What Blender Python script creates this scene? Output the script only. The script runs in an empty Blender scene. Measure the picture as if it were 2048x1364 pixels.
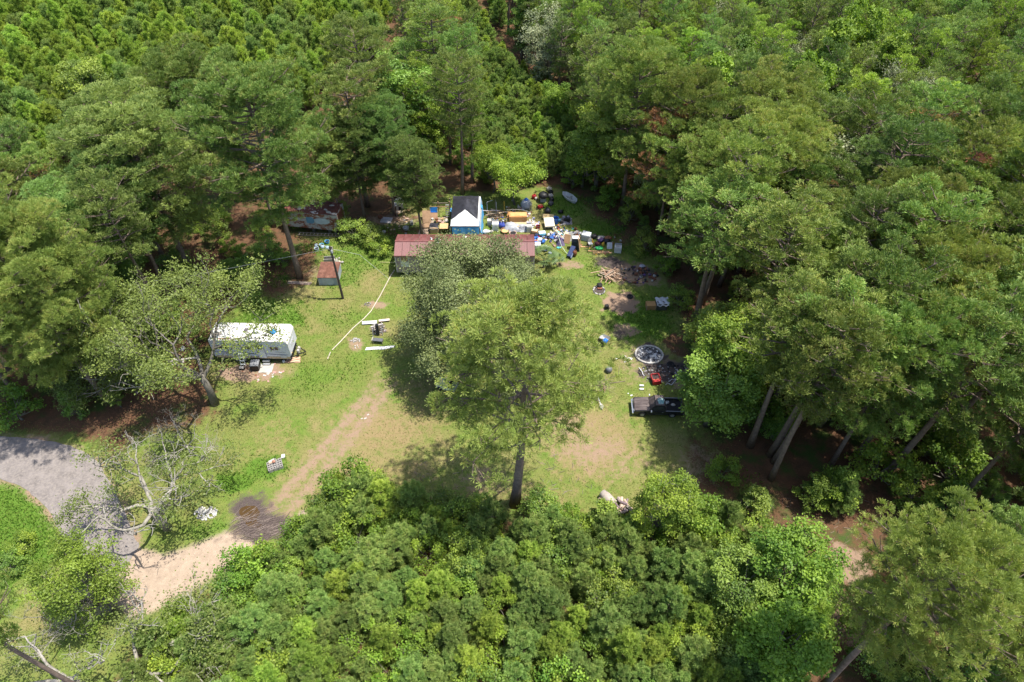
import bpy, math, random
import numpy as np
from mathutils import Vector, Matrix
R=math.radians
SC=bpy.context.scene; COL=SC.collection
# ---------------------------------------------------------------- camera, world, sun, exposure
CAMH=51.0; PITCH=48.0; FPX=1365.33
cam=bpy.data.cameras.new('camera'); cam.lens=24; cam.sensor_width=36; cam.clip_end=2000; cam.clip_start=.5
co=bpy.data.objects.new('camera',cam); COL.objects.link(co); co.location=(0,0,CAMH); co.rotation_euler=(R(90-PITCH),0,0)
SC.camera=co
SUN_EL=72.0; SUN_AZ=88.0      # azimuth from +Y towards +X
w=bpy.data.worlds.new('World'); SC.world=w; w.use_nodes=True
wn=w.node_tree; bg=wn.nodes['Background']; sky=wn.nodes.new('ShaderNodeTexSky'); sky.sky_type='NISHITA'; sky.sun_disc=False
sky.sun_elevation=R(SUN_EL); sky.sun_rotation=R(SUN_AZ); sky.air_density=1.0; sky.dust_density=1.5
wn.links.new(sky.outputs[0],bg.inputs[0]); bg.inputs[1].default_value=0.15
sl=bpy.data.lights.new('sun','SUN'); sl.energy=4.8; sl.angle=R(.53); sl.color=(1,.94,.83)
so=bpy.data.objects.new('sun',sl); COL.objects.link(so)
sd=Vector((math.cos(R(SUN_EL))*math.sin(R(SUN_AZ)),math.cos(R(SUN_EL))*math.cos(R(SUN_AZ)),math.sin(R(SUN_EL))))
so.rotation_euler=sd.to_track_quat('Z','Y').to_euler(); so.location=(40,30,80)
SC.view_settings.view_transform='Standard'; SC.view_settings.look='None'; SC.view_settings.exposure=0.78
SC.view_settings.gamma=1; SC.view_settings.use_curve_mapping=False
SC.render.engine='CYCLES'
SC.cycles.max_bounces=6; SC.cycles.diffuse_bounces=3; SC.cycles.transmission_bounces=4; SC.cycles.transparent_max_bounces=4; SC.cycles.glossy_bounces=2

# ---------------------------------------------------------------- helpers
SA,CA=math.sin(R(90-PITCH)),math.cos(R(90-PITCH))
def P(px,py,z=0.0):
    "point of the place seen at a photo pixel, on the level z"
    u=(px-1024)/FPX; v=(682-py)/FPX
    Y=v*CA+SA; Z=v*SA-CA; t=(z-CAMH)/Z
    return Vector((u*t,Y*t,z))
def PY(px,py,y):
    "same, on the upright plane at distance y"
    u=(px-1024)/FPX; v=(682-py)/FPX
    Y=v*CA+SA; Z=v*SA-CA; t=y/Y
    return Vector((u*t,y,CAMH+Z*t))
def tag(o,label=None,cat=None,group=None,kind=None):
    if label: o['label']=label
    if cat: o['category']=cat
    if group: o['group']=group
    if kind: o['kind']=kind
    return o
def thing(name,loc,label,cat,rz=0,group=None,s=None):
    o=bpy.data.objects.new(name,None); o.empty_display_size=.2; COL.objects.link(o); o.location=loc; o.rotation_euler=(0,0,rz)
    if s is not None: o.scale=s
    return tag(o,label,cat,group)
def put(name,me,parent=None,loc=None,rot=None,sc=None):
    o=bpy.data.objects.new(name,me); COL.objects.link(o); o.parent=parent
    if loc is not None: o.location=loc
    if rot is not None: o.rotation_euler=rot
    if sc is not None: o.scale=sc
    return o
MC={}
def M(name,col,rough=.75,metal=0.0,var=.25,scale=1.5,col2=None,thr=.5,soft=.12,scale2=1.2,spec=.35,bump=0.0,obr=0.0,stretch=None):
    "plain weathered surface: base colour with noise wear, optional second colour in patches"
    if name in MC: return MC[name]
    m=bpy.data.materials.new(name); m.use_nodes=True; nt=m.node_tree; N=nt.nodes; L=nt.links
    b=N['Principled BSDF']; b.inputs['Roughness'].default_value=rough; b.inputs['Metallic'].default_value=metal
    b.inputs['Specular IOR Level'].default_value=spec
    tc=N.new('ShaderNodeTexCoord'); vec=tc.outputs['Object']
    if stretch:
        mp=N.new('ShaderNodeMapping'); mp.inputs['Scale'].default_value=stretch; L.new(vec,mp.inputs[0]); vec=mp.outputs[0]
    n=N.new('ShaderNodeTexNoise'); n.inputs['Scale'].default_value=scale; n.inputs['Detail'].default_value=6; n.inputs['Roughness'].default_value=.65; L.new(vec,n.inputs['Vector'])
    mr=N.new('ShaderNodeMapRange'); mr.inputs[1].default_value=.3; mr.inputs[2].default_value=.7; mr.inputs[3].default_value=1-var; mr.inputs[4].default_value=1+var*.6
    L.new(n.outputs[0],mr.inputs[0])
    c=N.new('ShaderNodeMix'); c.data_type='RGBA'; c.blend_type='MULTIPLY'; c.inputs[0].default_value=1; c.inputs[6].default_value=(*col,1); L.new(mr.outputs[0],c.inputs[7])
    out=c.outputs[2]
    if col2:
        n2=N.new('ShaderNodeTexNoise'); n2.inputs['Scale'].default_value=scale2; n2.inputs['Detail'].default_value=8; n2.inputs['Roughness'].default_value=.7; L.new(vec,n2.inputs['Vector'])
        m2=N.new('ShaderNodeMapRange'); m2.inputs[1].default_value=thr-soft; m2.inputs[2].default_value=thr+soft; L.new(n2.outputs[0],m2.inputs[0])
        x=N.new('ShaderNodeMix'); x.data_type='RGBA'; L.new(m2.outputs[0],x.inputs[0]); L.new(out,x.inputs[6]); x.inputs[7].default_value=(*col2,1); out=x.outputs[2]
    if obr:
        oi=N.new('ShaderNodeObjectInfo'); h=N.new('ShaderNodeHueSaturation'); mm=N.new('ShaderNodeMapRange'); mm.inputs[3].default_value=1-obr; mm.inputs[4].default_value=1+obr
        L.new(oi.outputs['Random'],mm.inputs[0]); L.new(mm.outputs[0],h.inputs['Value']); L.new(out,h.inputs['Color']); out=h.outputs[0]
    L.new(out,b.inputs['Base Color'])
    if bump:
        bp=N.new('ShaderNodeBump'); bp.inputs['Strength'].default_value=bump; bp.inputs['Distance'].default_value=.03; L.new(n.outputs[0],bp.inputs['Height']); L.new(bp.outputs[0],b.inputs['Normal'])
    MC[name]=m; return m
def FOL(name,ca,cb,trans=.3,hue=.03,val=.25,spec=.25,cc=None):
    "leaves or needles: two greens mixed by a per-leaf tint, every tree a little different"
    m=bpy.data.materials.new(name); m.use_nodes=True; nt=m.node_tree; N=nt.nodes; L=nt.links
    b=N['Principled BSDF']; b.inputs['Roughness'].default_value=.55; b.inputs['Specular IOR Level'].default_value=spec
    at=N.new('ShaderNodeAttribute'); at.attribute_name='tint'
    rp=N.new('ShaderNodeValToRGB'); e=rp.color_ramp.elements; e[0].color=(*ca,1); e[1].color=(*cb,1); e[0].position=0.05; e[1].position=.9
    if cc: k=e.new(.985); k.color=(*cc,1)
    L.new(at.outputs['Fac'],rp.inputs[0])
    oi=N.new('ShaderNodeObjectInfo'); h=N.new('ShaderNodeHueSaturation')
    a=N.new('ShaderNodeMapRange'); a.inputs[3].default_value=.5-hue; a.inputs[4].default_value=.5+hue; L.new(oi.outputs['Random'],a.inputs[0]); L.new(a.outputs[0],h.inputs['Hue'])
    wn_=N.new('ShaderNodeTexWhiteNoise'); wn_.noise_dimensions='1D'; L.new(oi.outputs['Random'],wn_.inputs['W'])
    v=N.new('ShaderNodeMapRange'); v.inputs[3].default_value=1-val; v.inputs[4].default_value=1+val; L.new(wn_.outputs['Value'],v.inputs[0]); L.new(v.outputs[0],h.inputs['Value'])
    L.new(rp.outputs[0],h.inputs['Color']); L.new(h.outputs[0],b.inputs['Base Color'])
    t=N.new('ShaderNodeBsdfTranslucent'); g=N.new('ShaderNodeMix'); g.data_type='RGBA'; g.blend_type='MULTIPLY'; g.inputs[0].default_value=1; g.inputs[7].default_value=(1.3,1.35,.55,1)
    L.new(h.outputs[0],g.inputs[6]); L.new(g.outputs[2],t.inputs[0])
    mx=N.new('ShaderNodeMixShader'); mx.inputs[0].default_value=trans; L.new(b.outputs[0],mx.inputs[1]); L.new(t.outputs[0],mx.inputs[2]); L.new(mx.outputs[0],N['Material Output'].inputs[0])
    return m

class MB:
    "collects simple shapes into one mesh"
    def __init__(s): s.v=[]; s.f=[]
    def add(s,vs,fs):
        k=len(s.v); s.v+= [tuple(a) for a in vs]; s.f+=[tuple(i+k for i in f) for f in fs]; return s
    def box(s,c,d,rz=0,rx=0,ry=0,taper=1.0):
        m=Matrix.Rotation(rz,3,'Z')@Matrix.Rotation(ry,3,'Y')@Matrix.Rotation(rx,3,'X'); c=Vector(c); vs=[]
        for z in (-1,1):
            t=taper if z>0 else 1
            for x,y in ((-1,-1),(1,-1),(1,1),(-1,1)): vs.append(c+m@Vector((x*d[0]/2*t,y*d[1]/2*t,z*d[2]/2)))
        return s.add(vs,[(0,3,2,1),(4,5,6,7),(0,1,5,4),(1,2,6,5),(2,3,7,6),(3,0,4,7)])
    def prism(s,pts,a,b,axis='y',ins=0):
        "outline in the x-z plane (axis y) or x-y plane (axis z), pushed from a to b"
        n=len(pts); vs=[]
        for k in (a,b):
            for p,q in pts: vs.append((p,k,q) if axis=='y' else ((k,p,q) if axis=='x' else (p,q,k)))
        fs=[tuple(range(n)),tuple(reversed(range(n,2*n)))]+[(i,(i+1)%n,(i+1)%n+n,i+n)[::-1] for i in range(n)]
        return s.add(vs,fs)
    def tube(s,pts,r,sides=6,cap=True,r2=None):
        pts=[Vector(p) for p in pts]; n=len(pts); vs=[]; fs=[]; u=None
        for i,p in enumerate(pts):
            t=(pts[min(i+1,n-1)]-pts[max(i-1,0)]).normalized()
            if u is None: u=t.orthogonal().normalized()
            u=(u-t*u.dot(t)); u=u.normalized() if u.length>1e-6 else t.orthogonal().normalized()
            w_=t.cross(u); rr=r[i] if isinstance(r,(list,tuple)) else (r if r2 is None else r+(r2-r)*i/(n-1))
            for k in range(sides):
                a=2*math.pi*k/sides; vs.append(p+(u*math.cos(a)+w_*math.sin(a))*rr)
        for i in range(n-1):
            for k in range(sides):
                a=i*sides+k; b=i*sides+(k+1)%sides; fs.append((a,b,b+sides,a+sides))
        if cap: fs.append(tuple(reversed(range(sides)))); fs.append(tuple(range((n-1)*sides,n*sides)))
        return s.add(vs,fs)
    def lathe(s,prof,c=(0,0,0),sides=14,axis='z'):
        vs=[];fs=[];n=len(prof)
        for r_,h in prof:
            for k in range(sides):
                a=2*math.pi*k/sides; x,y=r_*math.cos(a),r_*math.sin(a)
                vs.append((c[0]+x,c[1]+y,c[2]+h) if axis=='z' else (c[0]+x,c[1]+h,c[2]+y))
        for i in range(n-1):
            for k in range(sides):
                a=i*sides+k; b=i*sides+(k+1)%sides; fs.append((a,b,b+sides,a+sides) if axis=='z' else (a,a+sides,b+sides,b))
        fs.append(tuple(reversed(range(sides))) if axis=='z' else tuple(range(sides)))
        fs.append(tuple(range((n-1)*sides,n*sides)) if axis=='z' else tuple(reversed(range((n-1)*sides,n*sides))))
        return s.add(vs,fs)
    def blob(s,c,d,seed=0,amp=.22,nu=8,nv=6,rz=0,flat=.0):
        rg=random.Random(seed); vs=[];fs=[]; m=Matrix.Rotation(rz,3,'Z')
        for i in range(nv+1):
            ph=math.pi*i/nv
            for k in range(nu):
                a=2*math.pi*k/nu+(.3 if i%2 else 0); q=1+rg.uniform(-amp,amp)
                p=Vector((math.sin(ph)*math.cos(a)*d[0]/2*q,math.sin(ph)*math.sin(a)*d[1]/2*q,max(math.cos(ph)*d[2]/2*q,-d[2]/2*(1-flat))))
                vs.append(Vector(c)+m@p)
        for i in range(nv):
            for k in range(nu):
                a=i*nu+k; b=i*nu+(k+1)%nu; fs.append((a,a+nu,b+nu,b))
        return s.add(vs,fs)
    def mesh(s,name,m,smooth=False):
        me=bpy.data.meshes.new(name); me.from_pydata(s.v,[],s.f); me.materials.append(m)
        if smooth: me.polygons.foreach_set('use_smooth',[True]*len(me.polygons))
        me.update(); return me
    def part(s,name,m,parent=None,smooth=False,loc=None,rot=None): return put(name,s.mesh(name,m,smooth),parent,loc,rot)
def tris_mesh(name,V,tint,m,k=3):
    "V (n,k,3) loose faces of k corners with a tint for each"
    n=len(V); me=bpy.data.meshes.new(name); me.vertices.add(n*k); me.vertices.foreach_set('co',V.astype(np.float32).ravel())
    me.loops.add(n*k); me.loops.foreach_set('vertex_index',np.arange(n*k,dtype=np.int32))
    me.polygons.add(n); me.polygons.foreach_set('loop_start',np.arange(0,n*k,k,dtype=np.int32))
    at=me.attributes.new('tint','FLOAT','POINT'); at.data.foreach_set('value',np.repeat(tint,k).astype(np.float32))
    me.materials.append(m); me.update(calc_edges=True); return me
def nrm(a): return a/np.maximum(np.linalg.norm(a,axis=-1,keepdims=True),1e-9)
# ---------------------------------------------------------------- ground
BARK=M('pine_bark',(.20,.15,.12),.9,var=.4,scale=3,bump=.4)
BARKG=M('grey_bark',(.17,.155,.13),.9,var=.4,scale=4,bump=.3)
DEADW=M('bleached_wood',(.34,.315,.28),.85,var=.25,scale=3)
def wl(pts): return np.array([[P(a,b).x,P(a,b).y] for a,b in pts])
def inside(poly,X,Y):
    c=np.zeros(X.shape,bool); n=len(poly); j=n-1
    for i in range(n):
        xi,yi=poly[i]; xj,yj=poly[j]
        k=((yi>Y)!=(yj>Y)); c^=k&(X<(xj-xi)*(Y-yi)/((yj-yi) if yj!=yi else 1e-9)+xi); j=i
    return c
def distline(pts,X,Y,close=False):
    D=np.full(X.shape,1e9); n=len(pts)
    for i in range(n if close else n-1):
        a=pts[i]; b=pts[(i+1)%n]; d=b-a; L2=max((d**2).sum(),1e-9)
        t=np.clip(((X-a[0])*d[0]+(Y-a[1])*d[1])/L2,0,1); D=np.minimum(D,np.hypot(X-a[0]-t*d[0],Y-a[1]-t*d[1]))
    return D
def region(pts,X,Y,soft=1.0):
    d=distline(pts,X,Y,True); s=np.where(inside(pts,X,Y),d,-d); return np.clip(.5+s/(2*soft),0,1)
CLEAR=wl([(-300,860),(0,862),(180,868),(300,820),(380,760),(420,700),(440,640),(490,600),(495,560),(530,500),(575,478),(590,462),(700,462),(770,430),(840,412),(900,385),(1000,385),(1090,372),(1150,385),(1190,430),(1250,470),(1290,500),(1330,530),(1345,600),(1370,640),(1380,700),(1400,760),(1405,840),(1440,900),(1480,960),(1560,1010),(1680,1040),(1800,1080),(1830,1110),(1765,1150),(1740,1220),(1760,1364),(1740,1500),(1640,1500),(1640,1300),(1680,1230),(1660,1160),(1600,1120),(1530,1075),(1480,1050),(1400,1035),(1270,1030),(1200,1030),(1100,1025),(1000,1030),(900,1020),(850,1015),(760,1000),(690,975),(640,990),(610,1060),(580,1110),(500,1150),(420,1190),(330,1250),(250,1330),(150,1500),(-300,1500)])
def axis(a,b,st,far,ratio=1.35):
    v=list(np.arange(a,b,st)); s=st
    while v[-1]<far: s*=ratio; v.append(v[-1]+s)
    s=st
    while v[0]>-far: s*=ratio; v.insert(0,v[0]-s)
    return np.array(v)
gx=axis(-48,40,.3,900); gy=axis(10,78,.3,900); GX,GY=np.meshgrid(gx,gy)
def bl(px,py,r,ry=None,soft=.5):
    c=P(px,py); q=np.hypot((GX-c.x)/r,(GY-c.y)/(ry or r))*(1+.16*np.sin(GX*1.9+px)*np.sin(GY*2.3+py)+.12*np.sin(GX*3.7+GY*2.9+px*.7)+.08*np.sin(GY*6.1-GX*5.3)); return np.clip((1-q)/soft,0,1)
rng=np.random.default_rng(5)
ZA=np.zeros(GX.shape+(4,)); ZB=np.zeros(GX.shape+(4,)); ZA[...,3]=1; ZB[...,3]=1
lawn=region(CLEAR,GX,GY,1.2)
straw=np.maximum.reduce([region(wl([(1380,860),(1440,930),(1500,1010),(1600,1020),(1800,1060),(1900,1110),(1780,1200),(1800,1500),(1600,1500),(1640,1200),(1560,1060),(1450,1020),(1380,960)]),GX,GY,1.5),
  region(wl([(180,860),(300,800),(400,740),(440,760),(440,830),(380,860),(300,870),(230,930),(180,900)]),GX,GY,1.5)*.8,
  region(wl([(480,560),(500,500),(590,470),(650,480),(640,530),(620,575),(540,600)]),GX,GY,1.2)*.75,bl(790,450,4,3)*.8,bl(1360,690,2.2)*.8,bl(1240,480,2.4)*.5])
lawn*=1-straw; ZA[...,0]=lawn
bare=np.maximum.reduce([bl(1240,605,2.4,2.1,.35),bl(1345,745,2.5,2.5)*.8,bl(1290,725,4)*.55,bl(970,960,5.5,2.8,.9)*.62,bl(1190,900,7,3.4,.8)*.66,bl(1130,850,5,3.2,.8)*.62,bl(1230,930,4.5,2.5)*.45,bl(1140,530,2.2,1)*.7,bl(1255,545,3.6,2.4)*.9,
  bl(750,610,1.9,.8)*.8,bl(711,690,1.2,1.3)*.75,bl(757,660,1.8,1.5)*.5,bl(500,745,5,1.6)*.85,bl(550,720,2,1)*.5,bl(560,655,2.2,.8)*.5,bl(1290,560,3,1.5)*.7,bl(780,440,5,1.5)*.6,bl(860,440,3,2)*.5,bl(1250,660,1.6,1.1,.3)*.75,
  bl(640,545,2.5,1.5)*.5,bl(1000,440,2,3)*.3,bl(1110,450,3,4)*.4,bl(1400,930,3)*.5,bl(1700,1130,2.2,2.5)*.9,bl(1690,1240,2.5,3)*.8,bl(735,833,.6,.3)*.9])
drive=wl([(420,1120),(500,1070),(560,1020),(620,950),(680,880),(730,820),(765,770),(775,725)])
dd=distline(drive,GX,GY); tr=np.exp(-((dd-.85)/.55)**2)*.30+np.exp(-(dd/2.3)**2)*.46
fade=np.clip((P(0,700).y+1-GY)/7,0,1); bare=np.maximum(bare,tr*fade)
ZA[...,1]=bare
dark=np.maximum.reduce([bl(1330,745,3.0,1.7,.4)*.95,bl(1345,735,2.2,1.6)*.7,bl(1298,708,1.5,1.5,.2)*1.0,bl(1220,525,2.4,1.5)*.95,bl(1198,580,.75,.8,.3),bl(524,1054,3.5,1.9,.6)*1.0,bl(500,1018,2.3,2.0,.6)*1.0,bl(1290,545,2.2,1.4)*.7,bl(1240,668,1,.9)*.8,bl(757,655,1.1,.9)*.7,bl(735,610,.4,.35)*.8,bl(1180,505,2,1)*.3,bl(800,430,3,2)*.4])
ZA[...,2]=dark
dry=np.maximum.reduce([bl(770,860,9,6,.8)*.8,bl(850,800,5,5)*.55,bl(640,950,6,4)*.55,bl(1180,880,6,6)*.7,bl(760,930,8,3)*.6,bl(300,980,6,3)*.3,bl(480,920,5,2)*.35,bl(600,600,4,5)*.3,bl(740,560,6,3)*.35,bl(550,870,3,3)*.45,bl(1000,990,10,2)*.5,bl(1230,880,4,6)*.5,bl(640,660,4,4)*.25,bl(1330,650,3,2)*.2])
ZB[...,0]=dry
lush=np.maximum.reduce([bl(530,935,2.6,1.6)*.9,bl(470,965,2.4,1.2)*.95,bl(420,1060,3,1.5)*.6,bl(540,640,5,4)*.85,bl(710,520,6,4)*.6,bl(760,480,5,3)*.7,bl(1280,640,4.5,4.5)*.8,bl(1210,540,4,2.5)*.5,bl(630,495,2,2)*.9,bl(680,560,3,2)*.6,bl(50,1050,8,7)*.95,bl(680,640,3,3)*.4,bl(620,760,3,4)*.45,bl(1130,410,4,4)*.7,bl(1200,460,4,3)*.7,bl(1470,960,3,1.5)*.5,bl(540,560,3,2)*.6,bl(700,740,3,3)*.4,bl(1270,500,3,2)*.6])
ZB[...,1]=lush
ROADP=wl([(-420,865),(-100,868),(0,872),(110,884),(185,915),(220,965),(248,1020),(266,1070),(276,1096),(236,1150),(205,1148),(160,1128),(125,1075),(103,1030),(65,990),(0,957),(-150,930),(-420,915)])
bare=np.maximum(bare,np.exp(-(distline(ROADP,GX,GY,True)/.75)**2)*(.62+.25*np.sin(GX*1.3)*np.sin(GY*1.7))); ZA[...,1]=bare
sand=np.maximum(region(wl([(270,1092),(330,1108),(400,1085),(455,1060),(500,1075),(520,1090),(470,1125),(390,1180),(310,1225),(262,1240),(225,1205),(235,1150)]),GX,GY,.7),bl(160,1205,4,2)*.5)
sand=np.maximum(sand,tr*np.clip(1-(GY-P(500,1060).y)/3,0,1)*.7); sand=np.maximum(sand,bl(605,1030,.8,.5)*.7)
ZB[...,2]=sand
GZ=np.zeros(GX.shape)
far=np.clip((np.hypot(GX+4,GY-45)-60)/60,0,1); GZ+=far*(np.sin(GX*.05)*np.cos(GY*.04)*.8)
ny,nx=GX.shape
idx=np.arange(nx*ny).reshape(ny,nx); q=np.stack([idx[:-1,:-1],idx[:-1,1:],idx[1:,1:],idx[1:,:-1]],-1).reshape(-1,4)
gm=bpy.data.meshes.new('ground'); gm.vertices.add(nx*ny); gm.vertices.foreach_set('co',np.stack([GX,GY,GZ],-1).astype(np.float32).ravel())
gm.loops.add(q.size); gm.loops.foreach_set('vertex_index',q.astype(np.int32).ravel()); gm.polygons.add(len(q)); gm.polygons.foreach_set('loop_start',np.arange(0,q.size,4,dtype=np.int32)); gm.update(calc_edges=True)
for nm,arr in (('za',ZA),('zb',ZB)):
    a=gm.attributes.new(nm,'FLOAT_COLOR','POINT'); a.data.foreach_set('color',arr.astype(np.float32).ravel())
def ground_mat():
    m=bpy.data.materials.new('ground_cover'); m.use_nodes=True; nt=m.node_tree; N=nt.nodes; L=nt.links; b=N['Principled BSDF']; b.inputs['Roughness'].default_value=.95; b.inputs['Specular IOR Level'].default_value=.1
    g=N.new('ShaderNodeNewGeometry')
    def noise(s,d=6,r=.65):
        n=N.new('ShaderNodeTexNoise'); n.inputs['Scale'].default_value=s; n.inputs['Detail'].default_value=d; n.inputs['Roughness'].default_value=r; L.new(g.outputs['Position'],n.inputs['Vector']); return n.outputs[0]
    def ramp(f,lo,hi,a=0,b_=1):
        r=N.new('ShaderNodeMapRange'); r.inputs[1].default_value=lo; r.inputs[2].default_value=hi; r.inputs[3].default_value=a; r.inputs[4].default_value=b_; L.new(f,r.inputs[0]); return r.outputs[0]
    def mix(f,a,c):
        x=N.new('ShaderNodeMix'); x.data_type='RGBA'; L.new(f,x.inputs[0])
        for s,i in ((a,6),(c,7)):
            if isinstance(s,tuple): x.inputs[i].default_value=(*s,1)
            else: L.new(s,x.inputs[i])
        return x.outputs[2]
    def math_(o,a,c):
        x=N.new('ShaderNodeMath'); x.operation=o
        for s,i in ((a,0),(c,1)):
            if isinstance(s,(int,float)): x.inputs[i].default_value=s
            else: L.new(s,x.inputs[i])
        return x.outputs[0]
    A=N.new('ShaderNodeAttribute'); A.attribute_name='za'; B=N.new('ShaderNodeAttribute'); B.attribute_name='zb'
    sa=N.new('ShaderNodeSeparateColor'); sb=N.new('ShaderNodeSeparateColor'); L.new(A.outputs[0],sa.inputs[0]); L.new(B.outputs[0],sb.inputs[0])
    n1,n2,n3,n4=noise(.35),noise(1.6,8,.75),noise(9,6,.8),noise(.12)
    nm=math_('ADD',math_('MULTIPLY',ramp(n2,.3,.7),.6),math_('MULTIPLY',ramp(n3,.3,.7),.4))
    def mask(f,n,k,lo=.35,hi=.65): return ramp(math_('ADD',f,math_('MULTIPLY',math_('SUBTRACT',nm,.5),k*.75)),lo,hi)
    floor=mix(ramp(n2,.3,.7),(.15,.072,.042),(.06,.045,.026)); floor=mix(ramp(n3,.52,.75),floor,(.22,.13,.08)); floor=mix(ramp(n1,.5,.62),floor,(.055,.085,.022))
    lawn=mix(ramp(n2,.35,.65),(.135,.168,.040),(.205,.205,.066)); lawn=mix(ramp(n1,.42,.60),lawn,mix(ramp(n2,.4,.6),(.105,.180,.028),(.15,.205,.038))); lawn=mix(ramp(n4,.50,.62),lawn,(.235,.205,.085)); lawn=mix(ramp(n3,.45,.72),lawn,(.085,.105,.035))
    lawn=mix(mask(sb.outputs[0],n2,1.5,.3,.85),lawn,mix(ramp(n3,.35,.7),(.27,.205,.105),(.19,.145,.075)))
    lawn=mix(mask(sb.outputs[1],n2,1.2,.35,.75),lawn,mix(ramp(n3,.35,.7),(.065,.145,.020),(.125,.20,.03)))
    c=mix(mask(sa.outputs[0],n2,1.1),floor,lawn)
    c=mix(mask(sa.outputs[1],n2,1.5,.38,.78),c,mix(ramp(n3,.35,.7),(.31,.215,.155),(.20,.14,.10)))
    c=mix(mask(sb.outputs[2],n2,.9,.35,.7),c,mix(ramp(n2,.35,.65),(.40,.315,.24),(.28,.215,.165)))
    c=mix(mask(sa.outputs[2],n2,1.7,.3,.85),c,mix(ramp(n3,.4,.7),(.055,.045,.045),(.13,.10,.09)))
    L.new(c,b.inputs['Base Color'])
    bp=N.new('ShaderNodeBump'); bp.inputs['Strength'].default_value=.6; bp.inputs['Distance'].default_value=.08; L.new(n3,bp.inputs['Height']); L.new(bp.outputs[0],b.inputs['Normal'])
    return m
gm.materials.append(ground_mat()); tag(put('ground',gm),kind='structure')
def sheet(name,pts,z,m,seed=1,sub=5,jit=.12):
    rg=random.Random(seed); n=len(pts); out=[]
    for i in range(n):
        p0,p1,p2,p3=[Vector(pts[(i+k)%n]) for k in (-1,0,1,2)]
        for s in range(sub):
            t=s/sub; q=.5*((2*p1)+(p2-p0)*t+(2*p0-5*p1+4*p2-p3)*t*t+(3*p1-p0-3*p2+p3)*t**3); out.append((q.x+rg.uniform(-jit,jit),q.y+rg.uniform(-jit,jit),z))
    return MB().add(out,[tuple(range(len(out)))]).part(name,m)
road=wl([(-420,865),(-100,868),(0,872),(110,884),(185,915),(220,965),(248,1020),(266,1070),(276,1096),(236,1150),(205,1148),(160,1128),(125,1075),(103,1030),(65,990),(0,957),(-150,930),(-420,915)])
ro=sheet('road',road,.03,M('weathered_asphalt',(.185,.165,.16),.9,var=.4,scale=1.2,col2=(.25,.22,.20),thr=.55,scale2=5,bump=.3),sub=6,jit=.07); tag(ro,kind='structure')
if ro.data.polygons[0].normal.z<0: ro.data.flip_normals()
pud=sheet('puddle_water',wl([(478,1022),(492,1012),(512,1014),(520,1026),(512,1040),(524,1052),(500,1056),(488,1042)]),.012,M('muddy_water',(.075,.045,.02),.08,var=.2,scale=2,spec=.5),2,4,.04); tag(pud,kind='structure')
if pud.data.polygons[0].normal.z<0: pud.data.flip_normals()
# lawn blades: grass as one mass, thicker and taller where it is lush
def lawn_at(X,Y):
    i=np.clip(np.searchsorted(gx,X)-1,0,nx-1); j=np.clip(np.searchsorted(gy,Y)-1,0,ny-1); return lawn[j,i],bare[j,i],dark[j,i],dry[j,i],lush[j,i],sand[j,i]
def grass(name,n,h0,h1,wd,sel,label,m,seed):
    rg=np.random.default_rng(seed); X=rg.uniform(-46,22,n); Y=rg.uniform(16,70,n); a=sel(*lawn_at(X,Y)); onr=inside(road,X,Y); k=(rg.random(n)<a)&~onr; X,Y=X[k],Y[k]; n=len(X)
    h=rg.uniform(h0,h1,n); az=rg.uniform(0,6.283,n); t=rg.normal(0,.5,(n,2)); base=np.stack([X,Y,np.zeros(n)],1)
    s=np.stack([np.cos(az),np.sin(az),np.zeros(n)],1)*(wd*rg.uniform(.6,1.4,n))[:,None]; tip=base+np.stack([t[:,0]*h,t[:,1]*h,h],1)
    o=put(name,tris_mesh(name,np.stack([base-s,base+s,tip],1),rg.random(n),m)); tag(o,label,'grass',kind='stuff')
GM1=FOL('lawn_blades',(.11,.155,.035),(.24,.245,.08),.25,0,.0,.1); GM2=FOL('weed_blades',(.065,.15,.02),(.17,.28,.045),.3,0,0,.1)
grass('lawn_grass',260000,.04,.11,.035,lambda l,b,d,y,u,s:l*(1-np.clip(b*1.3+d*1.5+s,0,1))*(1-.4*y),'short mown yellow green lawn grass over the clearing',GM1,1)
grass('weeds',240000,.10,.34,.05,lambda l,b,d,y,u,s:np.clip(u*1.25-.25,0,1)*(1-np.clip(d+s+b,0,1)),'taller bright green weeds in patches about the clearing',GM2,2)

# ---------------------------------------------------------------- plants
def add_needles(out,tin,C,D,n,Ln,W,bias,tint,rg,flatb=0):
    N=len(C); d=rg.normal(size=(N,n,3)); d=nrm(d)+D[:,None,:]*bias; d=nrm(d); s=nrm(np.cross(d,rg.normal(size=(N,n,3))))
    L_=Ln*rg.uniform(.7,1.15,(N,n,1)); c=C[:,None,:]; e=c+d*L_; V=np.stack([np.broadcast_to(c,e.shape),e+s*W/2,e-s*W/2],2).reshape(-1,3,3)
    out.append(V); tt=np.repeat(tint,n); tin.append(np.where(tt>.97,.995,np.clip(tt+rg.normal(0,.1,N*n),0,.93)))
def leaves(C,D,size,tint,rg,up=.5,asp=.62):
    "rhombic leaves at C, roughly facing D"
    N=len(C); nn=nrm(D*up+rg.normal(size=(N,3))*.7); a=nrm(np.cross(nn,rg.normal(size=(N,3)))); b=np.cross(nn,a); s=(size*rg.uniform(.6,1.2,N))[:,None]
    return np.stack([C-a*s*.5,C+b*s*asp*.5,C+a*s*.5,C-b*s*asp*.5],1),tint
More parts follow.
